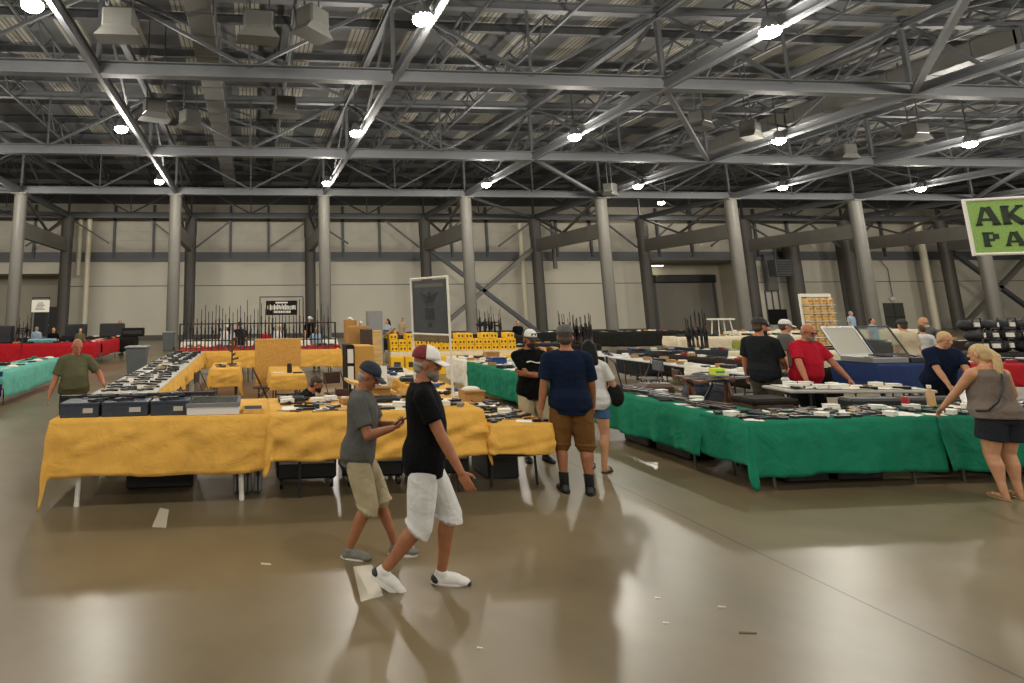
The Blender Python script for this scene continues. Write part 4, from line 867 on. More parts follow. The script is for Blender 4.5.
mb = MB().tube([(SW*.5, 0, 0), (SW*.5, 0, -bl.z-.0)], .022, 10); mb.build('pole', PVC, r)
MB().lathe([(.25, -bl.z-.02), (.25, -bl.z+.02)], 20, (SW*.5, 0, 0)).build('base', DPL, r)
# banner on pvc frame over the gold booth
A_ = atY(411, 283, 8.75); B_ = atY(447, 274, 8.05); 
r = empty('banner_stand', (A_.x, A_.y, ZL+.01), label='dark grey banner with winged emblem on a white pipe frame above the capped man', cat='banner')
dv = Vector((B_.x-A_.x, B_.y-A_.y, 0)); bw = dv.length; r.rotation_euler = (0, 0, math.atan2(dv.y, dv.x)); zt = (A_.z+B_.z)/2-ZL
for x in (0, bw): MB().tube([(x, 0, 0 if x else .0), (x, 0, zt)], .016, 10).build('pole', PVC, r)
for z in (zt, .98): MB().tube([(-.01, 0, z), (bw+.01, 0, z)], .016, 10).build('crossbar', PVC, r)
z1 = zt-.03; z0 = zt-.90
MB().box(.025, -.004, z0, bw-.025, .004, z1).build('banner_panel', mat('banner grey', '#35383a', .6, var=.25, vs=5), r)
mb = MB(); cx = bw/2
for q in (-1, 1):
    for k in range(5): mb.bar((cx+q*.03, -.007, z1-.24-.028*k), (cx+q*(.19-.03*k), -.007, z1-.18-.045*k), .018, .004, (0, 1, 0))
mb.box(cx-.02, -.009, z1-.32, cx+.02, -.005, z1-.17); mb.box(cx-.09, -.009, z1-.56, cx+.09, -.005, z1-.40); mb.ell((cx, -.007, z1-.63), (.04, .003, .04)); mb.build('emblem', mat('banner ink', '#191c1f', .6), r)
MB().box(.03, -.006, z0+.01, bw-.03, -.004, z0+.12).build('lower_band', mat('banner tan', '#6a5738', .7, var=.3, vs=20), r); MB().box(.08, -.006, z1-.1, bw-.08, -.0045, z1-.05).build('title_band', mat('banner tone', '#57574f', .7), r)
# far black banner in a square frame
a = atY(260, 297, 24.); b2 = atY(303, 297, 24.); w = b2.x-a.x
r = empty('banner_stand', (a.x, 24, 0), label='small black banner with white lettering in a dark square frame', cat='banner')
for x in (0, w): MB().tube([(x, 0, 0), (x, 0, a.z)], .02, 8).build('pole', DPL, r)
MB().tube([(0, 0, a.z), (w, 0, a.z)], .02, 8).build('crossbar', DPL, r)
MB().box(.24, -.01, a.z-.72, w-.24, .01, a.z-.15).build('banner_panel', BLK, r)
mb = MB(); rr = random.Random(4)
mb.box(.62, -.014, a.z-.26, w-.62, -.011, a.z-.2)
x = .3
while x < w-.32:
    q = rr.uniform(.02, .05); mb.box(x, -.014, a.z-.48-rr.uniform(0, .05), x+q, -.011, a.z-.34+rr.uniform(-.03, .05)); x += q+.02
x = .55
while x < w-.55:
    q = rr.uniform(.03, .07); mb.box(x, -.014, a.z-.64, x+q, -.011, a.z-.55); x += q+.02
mb.build('lettering', PAP, r)
# small white sign at left
a = atY(32, 300, 27); b2 = atY(49, 312, 27)
r = empty('hanging_sign', (a.x, 27, b2.z), label='white paper banner with scrawled lines above the red stalls', cat='sign'); w = b2.x-a.x; h = a.z-b2.z
MB().box(0, 0, 0, w, .01, h).build('sign_panel', PAP, r)
mb = MB()
for k in range(6): mb.bar((w*.2+.02*k, -.004, h*(.2+.11*k)), (w*.75-.04*(k % 3), -.004, h*(.22+.11*k)), .02, .004, (0, 1, 0))
mb.build('scrawl', DGR, r)
for x in (0.03, w-.03): MB().tube([(x, .03, -b2.z), (x, .03, h+.1)], .02, 8).build('pole', DPL, r)
MB().box(0, .02, h+.06, w, .05, h+.12).build('crossbar', DPL, r)
# red stall clutter at left
for k, (u, v, Y, w, h, m_, lb) in enumerate(((2, 338, 25.8, .8, .7, DPL, 'black boxy display at the left of the red stalls'), (76, 340, 30.0, .9, .6, DPL, 'dark grey case by the cream downpipe'), (112, 338, 30.1, 1.1, .62, DPL, 'black shelf rack with rails at the end of the red stalls'), (133, 340, 29.9, 1.0, .4, BRN, 'dark brown box heap at the aisle end of the red stalls'), (42, 345, 25.6, 1.0, .16, LBX, 'white and teal lit tray on the red stall'))):
    p = atY(u, v, Y); r = empty('stall_box', (p.x, Y, .96 if Y > 27 else .91), label=lb, cat='box'); MB().box(-w/2, -.25, 0, w/2, .25, h, .03).build('box_body', m_, r); MB().box(-w/2+.05, -.26, h*.3, w/2-.05, -.25, h*.7).build('front_panel', GUN2 if m_ is not LBX else TEA, r)
r = empty('cardboard_tube', (-6.9, 14.2, .8), label='long tan cardboard tube leaning on the teal stall at left', cat='tube'); MB().tube([(-.55, 0, .55), (.1, 0, .04)], .06, 14).build('tube_body', CARD, r); MB().tube([(-.56, 0, .558), (-.54, 0, .542)], .064, 14).build('end_cap', PAP, r)

# black bins added under the nearer tables to deepen the shade there
for k, (x, y, w, d, h, lb) in enumerate(((6.7, 7.2, .56, .4, .5, 'black bin added for shade under the near corner table of the green booth'), (7.4, 7.2, .6, .4, .46, 'black bin added for shade under the green corner table, further from the corner'), (9.5, 7.2, .7, .4, .48, 'black bin added for shade under the green table where the woman in grey leans'), (6.25, 8.5, .4, .7, .46, 'black bin added for shade under the green aisle side table'), (6.2, 9.25, .4, .6, .3, 'second black bin added for shade under the green aisle side table'), (-1.1, 8.0, .8, .5, .5, 'dark bin added for shade under the front plain gold table'), (3.15, 7.9, .4, .6, .45, 'dark bin added for shade under the low gold corner table'), (6.2, 13.2, .7, 1.6, .4, 'dark bin added for shade under the middle green island'))):
    r = empty('shade_bin', (x, y, 0), label=lb, cat='bin'); MB().box(-w/2, -d/2, 0, w/2, d/2, h*.86, .02).build('bin_body', DPL, r); MB().box(-w/2-.01, -d/2-.01, h*.86, w/2+.01, d/2+.01, h, .01).build('lid', DPL, r)
def at_px(u, v, Y): q = atY(u, v, Y); return (q.x, Y, 0)
# ------------------------------------------------------------------ people
def remesh(mb, voxel, name, m_, smooth=3, fac=.5):
    me = mb.mesh('tmp'); o = bpy.data.objects.new('tmp', me); col.objects.link(o)
    r = o.modifiers.new('r', 'REMESH'); r.mode = 'VOXEL'; r.voxel_size = voxel; r.use_smooth_shade = True
    if smooth: sm = o.modifiers.new('s', 'SMOOTH'); sm.factor = fac; sm.iterations = smooth
    dg = bpy.context.evaluated_depsgraph_get(); dg.update(); out = bpy.data.meshes.new_from_object(o.evaluated_get(dg), depsgraph=dg)
    bpy.data.objects.remove(o); bpy.data.meshes.remove(me)
    out.name = name; out.materials.clear(); out.materials.append(m_); out.polygons.foreach_set('use_smooth', [True]*len(out.polygons))
    return out
def link(name, me, parent):
    o = bpy.data.objects.new(name, me); col.objects.link(o); o.parent = parent; return o
def ik(a, t, l1, l2, pole):
    a = Vector(a); t = Vector(t); d = t-a; L = d.length
    if L > (l1+l2)*.999: t = a+d*((l1+l2)*.999/L); d = t-a; L = d.length
    u = d/L; c = (l1*l1-l2*l2+L*L)/(2*L); h = math.sqrt(max(0, l1*l1-c*c)); p = Vector(pole); p = (p-u*p.dot(u)).normalized()
    return a+u*c+p*h, t
def ring(c, r, f, rx, ry, n=20, sq=.9):
    out = []
    for i in range(n):
        t = 2*PI*i/n; cx_, sy_ = math.cos(t), math.sin(t)
        out.append(c+r*(rx*math.copysign(abs(cx_)**sq, cx_))+f*(ry*math.copysign(abs(sy_)**sq, sy_)))
    return out
def cloth_m(n, c, bump=1.6, bs=7, **k): return mat('garment '+n, c, .9, spec=.12, var=.08, vs=4, bump=bump, bs=bs, **k)
def person(loc, face, label, H=1.78, skin='tan', girth=1., lean=0., hipz=None, sway=(0, 0), turn=0., hands=None, feet=None, head=(0, 0), vox=.009,
           shirt=None, sleeve=.62, tank=False, collar=False, pants=None, plen=1.08, pr=1., shoes=None, socks=None, sandals=False, cap=None, capback=None, hair=None, hstyle='short', beard=None,
           curl=.5, logo=None, female=False, palm=None, poles=None, shlen=-.13, group=None, seated=False, glasses=False, capyaw=0, shw=.19):
    """pose in body coordinates: x to the person's left, y forward, z up, for a 1.75 m figure"""
    s = H/1.75
    root = empty('person', loc, face, label, 'person', group)
    def T(v): return Vector((v[0], -v[1], v[2]))*s
    X = Vector((1, 0, 0)); Y = Vector((0, 1, 0)); Z = Vector((0, 0, 1))
    pz = hipz if hipz is not None else .93
    pel = Vector((sway[0], sway[1], pz)); up = Vector((0, math.sin(lean), math.cos(lean))); fw = Vector((0, math.cos(lean), -math.sin(lean)))
    Rt = Matrix.Rotation(-turn, 3, up); rx_ = Rt@X; rf = Rt@fw     # shoulder line twist
    def sp(t, bend=.0): return pel+up*t
    g = girth
    prof = [(-.11, .125, .095, 0), (-.05, .165*(.5+.5*g), .115, 0), (.04, .168*(.45+.55*g), .118*g, .012*(g-1)*5), (.14, .152*(.4+.6*g), .112*g, .02+.05*(g-1)), (.24, .152*(.5+.5*g), .115*g, .02+.05*(g-1)), (.34, .17, .12*(.6+.4*g), .012), (.42, .175, .112, 0), (.48, .145, .088, -.008), (.52, .085, .066, -.012), (.55, .058, .056, -.01)]
    if female: prof = [(a, b*(1.04 if a < .05 else .92 if a < .3 else .88), c*(1. if abs(a-.36) > .08 else 1.12), d+(.02 if .3 < a < .42 else 0)) for a, b, c, d in prof]
    def torso(mb, inf, lo, hi, hem=0, nk=None):
        rg = []
        pts = [p for p in prof if lo < p[0] < hi]
        def itp(t):
            for i in range(len(prof)-1):
                if prof[i][0] <= t <= prof[i+1][0]:
                    q = (t-prof[i][0])/(prof[i+1][0]-prof[i][0]); return tuple(prof[i][k]*(1-q)+prof[i+1][k]*q for k in range(4))
            return prof[0] if t < prof[0][0] else prof[-1]
        for p in [(lo,)+itp(lo)[1:]]+pts+[(hi,)+itp(hi)[1:]]:
            q = max(0, min(1, (p[0]-.05)/.3)); ax = (X*(1-q)+rx_*q).normalized(); af = (fw*(1-q)+rf*q).normalized()
            h_ = hem*max(0, (.15-p[0])/.25)
            rg.append([T(v) for v in ring(sp(p[0])+af*p[3], ax, af, p[1]+inf+h_, p[2]+inf+h_)][::-1])
        mb.loft(rg)
    def limb(mb, pts, rs, n=14):
        pts = [T(p) for p in pts]; rs = [r*s for r in rs]
        for i in range(len(pts)-1):
            mb.tube([pts[i], pts[i+1]], [rs[i], rs[i+1]], n)
        for p, r in zip(pts, rs): mb.ell(p, (r, r, r), nu=12, nv=8)
    body = MB(); torso(body, 0, -.11, .55)
    # head frame
    nb = sp(.53); yaw, pit = head
    hf = Matrix.Rotation(-yaw-turn, 3, Z)@Vector((0, math.cos(pit), -math.sin(pit))); hr = hf.cross(Z).normalized(); hu = hr.cross(hf)
    hc = nb+up*.035+Z*.035+hu*.065+hf*.02+Vector((0, math.sin(lean)*.02, 0))
    HM = Matrix((hr, hf, hu)).transposed(); Fl = Matrix(((1, 0, 0), (0, -1, 0), (0, 0, 1)))
    HMw = Fl@HM
    def he(mb, off, r, nu=14, nv=10, cut=None): mb.ell(T(hc+hr*off[0]+hf*off[1]+hu*off[2]), tuple(q*s for q in r), HMw, nu, nv, cut)
    def hp(a, b, c): return T(hc+hr*a+hf*b+hu*c)
    limb(body, [nb-up*.03, hc-hu*.05-hf*.015], [.06 if not female else .05, .054 if not female else .045])
    he(body, (0, -.006, .03), (.074, .093, .092)); he(body, (0, .02, -.035), (.058, .066, .082)); he(body, (0, .06, -.088), (.028, .026, .022))
    he(body, (0, .072, .032), (.05, .018, .014)); body.tube([hp(0, .082, .025), hp(0, .108, -.018)], [.009*s, .016*s], 8); he(body, (0, .1, -.022), (.018, .014, .011))
    he(body, (.032, .068, -.012), (.02, .018, .02)); he(body, (-.032, .068, -.012), (.02, .018, .02))
    for q in (-1, 1): he(body, (q*.077, -.008, -.005), (.011, .02, .032))
    he(body, (0, .085, -.052), (.024, .012, .006)); he(body, (0, .083, -.064), (.02, .012, .006))
    # arms
    UA, FA = .285, .255; side_ = []
    hands = hands or [(.27, .02, .75), (-.27, .02, .75)]
    poles = poles or [(.5, -1, -.2), (-.5, -1, -.2)]
    arms = []
    for q, (t, pl) in enumerate(zip(hands, poles)):
        sg = 1 if q == 0 else -1
        sh = sp(.44)+rx_*(sg*(shw*(.9 if female else 1)))
        el, wr = ik(sh, t, UA, FA, pl); arms.append((sh, el, wr))
        k = (.86 if female else 1)*(.7+.3*g)
        limb(body, [sp(.475)+rx_*(sg*.08), sh], [.058*k, .062*k]); limb(body, [sh, sh+(el-sh)*.4, el], [.06*k, .052*k, .041*k]); limb(body, [el, el+(wr-el)*.35, wr], [.042*k, .041*k, .027*k])
        d = (wr-el).normalized(); n = Vector(palm[q]) if palm else Vector((-sg, 0, 0)); n = (n-d*n.dot(d)).normalized(); sd = d.cross(n)*(1 if q == 0 else -1)   # sd points to the thumb side
        if sd.dot(Y)+sd.dot(Z)*.5 < 0 and not palm: sd = -sd
        A3 = Matrix((sd, n, d)).transposed(); body.ell(T(wr+d*.045), (.040*s, .017*s, .052*s), Fl@A3, 12, 8)
        fr = .0085
        for fi, (o_, ln) in enumerate(((.028, .070), (.009, .079), (-.010, .074), (-.028, .058))):
            b_ = wr+d*.082+sd*o_; c1 = curl*(.8+.15*fi); dirs = [c1*.6, c1*1.4, c1*2.1]; p_ = [b_-d*.02]; cur = b_; p_.append(cur)
            for a_, l_ in zip(dirs, (.45, .32, .23)): cur = cur+(d*math.cos(a_)+n*math.sin(a_)+sd*(o_*1.5))*ln*l_; p_.append(cur)
            limb(body, p_, [fr, fr, fr*.97, fr*.9, fr*.8], 8)
        b_ = wr+d*.025+sd*.03; d2 = (d*.65+sd*.7+n*.35*curl).normalized(); d3 = (d*.9+sd*.25+n*.5*curl).normalized(); limb(body, [b_, b_+d2*.035, b_+d2*.035+d3*.03], [.012, .011, .009], 8)
    # legs
    feet = feet or [((.1, 0, 0), 0, 0), ((-.1, 0, 0), 0, 0)]
    TH, SHN = .43, .40; legs = []
    for q, (fp, toe, pitch) in enumerate(feet):
        sg = 1 if q == 0 else -1
        hj = pel+X*(sg*.092)-Z*.03; ank = Vector(fp)+Z*.085
        kd = Matrix.Rotation(-toe, 3, Z)@Y
        kn, an = ik(hj, ank, TH, SHN, kd if not seated else kd*1+Z*.6)
        k = (.6+.4*g)*(1.05 if female else 1.)
        limb(body, [hj, hj+(kn-hj)*.5, kn], [.094*k, .078*k, .055*k]); ca = kn+(an-kn)*.3-kd*.012; limb(body, [kn, ca, kn+(an-kn)*.7, an], [.054*k, .056*k, .042, .036])
        tf = (kd*math.cos(pitch)-Z*math.sin(pitch)).normalized(); fu = (Z*math.cos(pitch)+kd*math.sin(pitch)).normalized()
        heel = an-fu*.055-kd*.02; limb(body, [an, heel], [.034, .026]); limb(body, [heel, heel+tf*.1+fu*.005, heel+tf*.19-fu*.008], [.027, .028, .018], 10)
        legs.append((hj, kn, an, tf, fu, kd))
    sk = SKIN[skin]
    b_ = link('body', remesh(body, vox*.8, 'body', sk, 2), root)
    # clothing
    if shirt:
        mb = MB(); torso(mb, .02, shlen, .53 if not tank else .495, .028 if not female else .03)
        if not tank:
            for (sh, el, wr) in arms:
                k = (.86 if female else 1)*(.7+.3*g)
                limb(mb, [sp(.475)+rx_*(.08 if sh.x > sp(.47).x else -.1), sh], [.066*k, .070*k])
                if sleeve <= 1:
                    e_ = sh+(el-sh)*sleeve; mb.tube([T(sh), T(e_)], [.070*k*s, .074*k*s], 14)
                else:
                    limb(mb, [sh, el], [.078*k, .058*k]); e_ = el+(wr-el)*(sleeve-1); mb.tube([T(el), T(e_)], [.058*k*s, .044*k*s], 14)
        else:
            for (sh, el, wr) in arms: mb.tube([T(sp(.36)+(sh-sp(.455))*.55+rf*.05), T(sp(.49)+(sh-sp(.455))*.5), T(sp(.36)+(sh-sp(.455))*.55-rf*.06)], [.05*s, .04*s, .05*s], 8)
        link('shirt', remesh(mb, vox*1.15, 'shirt', shirt, 3), root)
        if collar:
            mb = MB(); c0 = sp(.50)-rf*.005; mb.loft([[T(v) for v in ring(c0+up*h_, rx_, rf, r_, r_*.95, 20, 1)][::-1] for h_, r_ in ((-.02, .088), (.0, .086), (.038, .07), (.042, .066), (.0, .075), (-.02, .08))])
            mb.bar(T(sp(.48)+rf*.085+rx_*.03), T(sp(.42)+rf*.125+rx_*.01), .035*s, .008); mb.build('collar', shirt, root, True)
        if logo:
            mb = MB(); c0 = sp(.37)+rf*(.12*(.6+.4*g)+.036)
            for k in range(5): mb.bar(T(c0+rx_*(-.1+.04*k)+up*(.012*math.sin(k*1.3))), T(c0+rx_*(-.055+.04*k)+up*(.012*math.sin(k*1.3+1.3))), .012, .03*s, (0, 1, 0))
            mb.build('shirt_print', logo, root)
    if pants:
        mb = MB(); torso(mb, .008, -.12, .04)
        for (hj, kn, an, tf, fu, kd) in legs:
            k = (.6+.4*g)*pr
            if plen <= 1: e_ = hj+(kn-hj)*plen; mb.tube([T(hj+Z*.02), T(e_)], [.09*k*s, .1*k*s], 16); mb.ell(T(hj-Z*.05), (.092*k*s,)*3)
            else:
                limb(mb, [hj-Z*.02, hj+(kn-hj)*.5, kn], [.098*k, .1*k, .085*k]); e_ = kn+(an-kn)*(plen-1); mb.tube([T(kn), T(e_)], [.085*k*s, (.097 if plen < 1.5 else .068)*k*s], 16)
        link('shorts' if plen < 1.5 else 'trousers', remesh(mb, vox*1.15, 'pants', pants, 2), root)
    for (hj, kn, an, tf, fu, kd) in legs:
        rr_ = tf.cross(fu)
        if socks:
            mb = MB(); mb.tube([T(an+(kn-an)*.28), T(an), T(an-fu*.04)], [.05*s, .045*s, .046*s], 12); mb.build('sock', socks, root, True)
        if sandals:
            A3 = Fl@Matrix((rr_, tf, fu)).transposed(); mb = MB(); mb.ell(T(an-fu*.078+tf*.065), (.048*s, .135*s, .012*s), A3); mb.bar(T(an-fu*.045+tf*.1+rr_*.042), T(an-fu*.022+tf*.12), .02, .006); mb.bar(T(an-fu*.045+tf*.1-rr_*.042), T(an-fu*.022+tf*.12), .02, .006); mb.build('sandal', shoes or DPL, root, True)
        elif shoes:
            A3 = Fl@Matrix((rr_, tf, fu)).transposed()
            mb = MB(); base = an-fu*.06
            mb.ell(T(base+tf*-.02), (.046*s, .05*s, .05*s), A3); mb.ell(T(base+tf*.06+fu*.006), (.052*s, .105*s, .046*s), A3); mb.ell(T(base+tf*.13-fu*.006), (.05*s, .075*s, .034*s), A3); mb.ell(T(an-fu*.02), (.046*s, .052*s, .04*s), A3)
            so = link('shoe', remesh(mb, .008, 'shoe', shoes, 2), root)
            mb = MB(); mb.loft([[T(base+tf*(.055+.135*w_*math.cos(a_))+rr_*(.052*w_*math.sin(a_))-fu*h_) for a_ in [2*PI*i/18 for i in range(18)]] for h_, w_ in ((.045, .97), (.03, 1.0), (.015, .99))]); mb.build('sole', PVC if shoes is not BLKSHOE else GUN, so)
            if shoes is WSH:
                mb = MB(); mb.ell(T(base-tf*.045+fu*.002), (.047*s, .036*s, .03*s), A3); mb.ell(T(base+tf*.185-fu*.014), (.036*s, .026*s, .018*s), A3); mb.build('dark_panel', DPL, so, True)
            mb = MB()
            for k in range(3): mb.bar(T(base+tf*(.05+.03*k)+fu*(.04-.006*k)+rr_*.025), T(base+tf*(.05+.03*k)+fu*(.04-.006*k)-rr_*.025), .008, .006)
            mb.build('lace', DPL if shoes is not BLKSHOE else GUN2, so)
    # head dressing
    if hair:
        mb = MB()
        if hstyle == 'bald': he(mb, (0, -.035, -.005), (.0775, .068, .034)); he(mb, (0, -.05, -.03), (.06, .05, .05))
        else:
            he(mb, (0, -.018, .038), (.081, .09, .092)); he(mb, (0, -.045, -.02), (.072, .055, .07))
        if hstyle == 'long':
            for q in (-1, 0, 1): mb.tube([hp(q*.045, -.06, .03), hp(q*.055, -.085, -.08), hp(q*.06, -.09, -.2), hp(q*.05, -.085, -.33)], [.05*s, .052*s, .048*s, .02*s], 12, True)
        if hstyle == 'pony':
            he(mb, (0, -.1, .035), (.03, .03, .03)); mb.tube([hp(0, -.1, .04), hp(.0, -.14, -.02), hp(.01, -.135, -.12), hp(.02, -.12, -.24), hp(.02, -.115, -.33)], [.03*s, .04*s, .042*s, .034*s, .01*s], 12, True)
        if hstyle == 'fringe': he(mb, (0, .02, .06), (.078, .07, .06))
        link('hair', remesh(mb, vox, 'hair', hair, 2), root)
    if beard:
        mb = MB(); he(mb, (0, .036, -.066), (.0615, .066, .042)); he(mb, (0, .07, -.095), (.036, .034, .03 if beard[1] == 's' else .07)); he(mb, (0, .09, -.043), (.026, .013, .008))
        link('beard', remesh(mb, vox*.9, 'beard', beard[0], 2), root)
    if vox < .012:
        for q in (-1, 1):
            mb = MB(); he(mb, (q*.03, .078, .014), (.013, .009, .007)); mb.build('eye', mat('eye dark', '#2a1c14', .3), root, True)
        if glasses:
            mb = MB()
            for q in (-1, 1): mb.bar(hp(q*.012, .1, .012), hp(q*.052, .092, .012), .004, .03*s); mb.bar(hp(q*.07, .09, .018), hp(q*.08, 0, .015), .004, .005)
            mb.build('glasses', GUN, root)
    if cap:
        CM = Matrix.Rotation(0, 3, Z)
        c0 = hc+hu*.045-hf*.004
        def dome(a0, a1, grow=0):
            mb = MB(); nu, nv = 14, 8; vs = []; fs = []
            for i in range(nv+1):
                a = PI/2*i/nv
                for j in range(nu+1):
                    t = a0+(a1-a0)*j/nu; vs.append(T(c0+hr*((.088+grow)*math.cos(a)**.75*math.cos(t))+hf*((.106+grow)*math.cos(a)**.75*math.sin(t))+hu*(.098*math.sin(a))))
            for i in range(nv):
                for j in range(nu): fs.append((i*(nu+1)+j, i*(nu+1)+j+1, (i+1)*(nu+1)+j+1, (i+1)*(nu+1)+j))
            mb.v = vs; mb.f = fs; return mb
        if capback:
            cr = dome(-PI*.02, PI*1.02).build('cap_front', cap[0], root, True); cb = dome(PI*1.0, PI*2.0, .001).build('cap_back', capback, root, True)
            for o_ in (cr, cb): md = o_.modifiers.new('t', 'SOLIDIFY'); md.thickness = .004
        else:
            cr = dome(0, 2*PI).build('cap', cap[0], root, True); md = cr.modifiers.new('t', 'SOLIDIFY'); md.thickness = .004
        mb = MB(); n = 10; top = []; bot = []
        for j in range(n+1):
            t = PI*(.12+.76*j/n); x_ = math.cos(t)
            for (k, lst) in ((0, top), (1, bot)):
                pass
            a_ = c0+hr*(.084*x_)+hf*(.1*math.sin(t))+hu*(.004); b2_ = c0+hr*(.078*x_)+hf*(.095+.085*math.sin(t)**.6)+hu*(-.022-.018*x_*x_)
            top += [T(a_), T(b2_)]
        mb.v = [tuple(v) for v in top]+[tuple(v-Vector((0, 0, .006*s))) for v in top]; N_ = 2*(n+1)
        for j in range(n): a_ = 2*j; mb.f += [(a_, a_+1, a_+3, a_+2), (N_+a_+2, N_+a_+3, N_+a_+1, N_+a_), (a_+1, N_+a_+1, N_+a_+3, a_+3), (a_+2, N_+a_+2, N_+a_, a_)]
        mb.build('brim', cap[1], cr, True)
        if len(cap) > 2 and cap[2]: mb = MB(); mb.bar(T(c0+hf*.1+hu*.035-hr*.035), T(c0+hf*.1+hu*.035+hr*.035), .006, .035*s); mb.build('cap_badge', cap[2], cr)
    J = dict(arms=[[T(p) for p in a] for a in arms], legs=legs, T=T, sp=sp, rx=rx_, rf=rf, s=s, root=root, hp=hp)
    J['world'] = lambda v: Matrix.Rotation(face, 4, 'Z')@Vector(v)+Vector(loc)
    return J
BLKSHOE = mat('black shoe', '#141312', .5); WSH = mat('white shoe', '#cfccc4', .5); GSH = mat('grey mesh shoe', '#6d6a60', .6); 
HB = mat('hair black', '#060505', .6, spec=.2); HBR = mat('hair brown', '#3b2a1c', .6, var=.3, vs=30); HGR = mat('hair grey', '#8a857c', .7, var=.2, vs=30); HBL = mat('hair blonde', '#b59a6a', .6, var=.25, vs=30, stretch=(4, 4, 1)); HWH = mat('hair white', '#c9c3b6', .7)
BG = mat('beard grey', '#6f6459', .8, var=.2, vs=40); BD = mat('beard dark', '#1c1410', .8)
c_blk = cloth_m('black', '#0a0b0d'); c_gry = cloth_m('grey polo', '#53534f', bump=1.5); c_khk = cloth_m('khaki', '#a39778', bump=1.6); c_wht = cloth_m('white', '#c9c8c4', bump=1.6); c_nvy = cloth_m('navy', '#0f1a2e'); c_brs = cloth_m('brown shorts', '#6b4a26', bump=1.5)
c_olv = cloth_m('olive', '#55543c'); c_chr = cloth_m('charcoal', '#1d2021'); c_cam = mat('garment camo', '#3b3324', .85, var=.6, vs=14, bump=1., bs=10); c_red = cloth_m('red', '#a3182a'); c_tau = cloth_m('taupe', '#6d6158'); c_dsh = cloth_m('dark shorts', '#24262b'); c_crm = cloth_m('cream', '#b3a88c'); c_den = cloth_m('denim', '#3c5a78'); c_lbl = cloth_m('light blue', '#8fa3b5'); c_tan = cloth_m('tan', '#9a8a6a')
CAPN = mat('cap navy', '#161f2c', .8, bump=.5, bs=30); CAPW = mat('cap white', '#d5d2ca', .8, bump=.4, bs=30); CAPR = mat('cap red', '#6d1820', .8, bump=.5, bs=50); CAPD = mat('cap dark', '#25231f', .8); CAPG = mat('cap grey', '#4a4a45', .8)

p = atZ(430, 592)
J = person((1.36, 4.86, 0), 1.30, 'person in black polo, white shorts and red-backed white cap, striding right', 1.86, 'tan', 1.12, lean=.04, hipz=.90, feet=[((.08, .10, 0), .05, 0), ((-.08, -.30, .05), -.05, .5)],
       hands=[(.3, -.06, .80), (-.27, .26, .84)], poles=[(.4, -1, 0), (-.6, -1, 0)], shirt=c_blk, collar=True, pants=c_wht, plen=1.12, pr=1.05, shoes=WSH, cap=(CAPW, CAPW), capback=CAPR, hair=HGR, hstyle='bald', beard=(BG, 's'), head=(-.05, .12), curl=.35, vox=.008)
J = person((.95, 5.52, 0), 1.18, 'person in grey polo, khaki cargo shorts and navy cap looking down at a phone', 1.71, 'tan', 1.05, lean=.12, hipz=.89, feet=[((.09, .30, 0), .1, -.1), ((-.09, -.08, 0), .0, 0)],
       hands=[(.04, .34, 1.12), (-.10, .34, 1.11)], poles=[(.8, -.6, -.6), (-.8, -.6, -.6)], shirt=c_gry, shlen=-.14, collar=True, pants=c_khk, plen=1.1, pr=1.1, shoes=GSH, cap=(CAPN, CAPN), hair=HGR, hstyle='bald', head=(0, .42), curl=.9, palm=[(-.4, -.2, 1), (.4, -.2, 1)], vox=.008, sleeve=.75)
w_ = J['world'](J['T'](Vector((-.03, .42, 1.17))))
r = empty('phone', w_, 1.18, 'black phone held in both hands by the person in grey polo', 'phone'); MB().box(-.038, -.075, -.005, .038, .075, .005, .003).build('phone_body', GUN, r); MB().box(-.034, -.07, .005, .034, .07, .006).build('screen', mat('phone screen', '#101418', .1), r); r.rotation_euler = (-.5, 0, 1.18)
J = person((3.74, 6.95, 0), 2.75, 'person in navy t-shirt, brown shorts and dark cap seen from behind at the aisle', 1.92, 'tan', 1.2, lean=.0, feet=[((.12, 0, 0), .2, 0), ((-.12, -.02, 0), -.2, 0)], hands=[(.30, .0, .82), (-.24, .16, .86)], shirt=c_nvy, sleeve=.8, pants=c_brs, plen=1.05, pr=1.1, shoes=BLKSHOE, socks=BLK, cap=(CAPG, CAPG), hair=HBR, head=(-.2, .1), vox=.009)
J = person((3.98, 8.42, 0), -.12, 'person in black printed t-shirt with crossed arms and white-black cap', 1.82, 'tan', 1.12, feet=[((.12, 0, 0), .2, 0), ((-.12, 0, 0), -.2, 0)], hands=[(-.12, .2, 1.15), (.14, .24, 1.12)], poles=[(1, -.1, -.8), (-1, -.1, -.8)], palm=[(0, -1, .2), (0, -1, .2)], shirt=c_blk, sleeve=.7, pants=c_khk, plen=1.92, shoes=BLKSHOE, cap=(CAPW, CAPD, CAPD), capback=CAPD, hair=HBR, beard=(BD, 's'), head=(.25, .1), logo=PAP, vox=.009)
J = person((4.55, 7.85, 0), 2.3, 'person with long black hair, white t-shirt and denim shorts in flip-flops', 1.70, 'fair', 1.08, female=True, feet=[((.1, 0, 0), .2, 0), ((-.1, -.1, 0), -.2, 0)], hands=[(.1, .3, 1.02), (-.12, .28, 1.06)], poles=[(.8, -.6, -.5), (-.8, -.6, -.5)], shirt=c_wht, sleeve=.7, pants=c_den, plen=.5, sandals=True, shoes=BLKSHOE, hair=HB, hstyle='long', head=(.3, .15), vox=.009)
w_ = Vector((4.79, 7.72, .96)); r = empty('handbag', w_, .5, 'black handbag hanging at the side of the long-haired person', 'bag'); MB().ell((0, 0, 0), (.07, .11, .15), nu=16).build('bag_body', BLK, r, True); MB().tube([(0, -.1, .1), (-.05, -.06, .42), (-.1, .02, .5), (0, .1, .1)], .01, 6).build('strap', DPL, r)
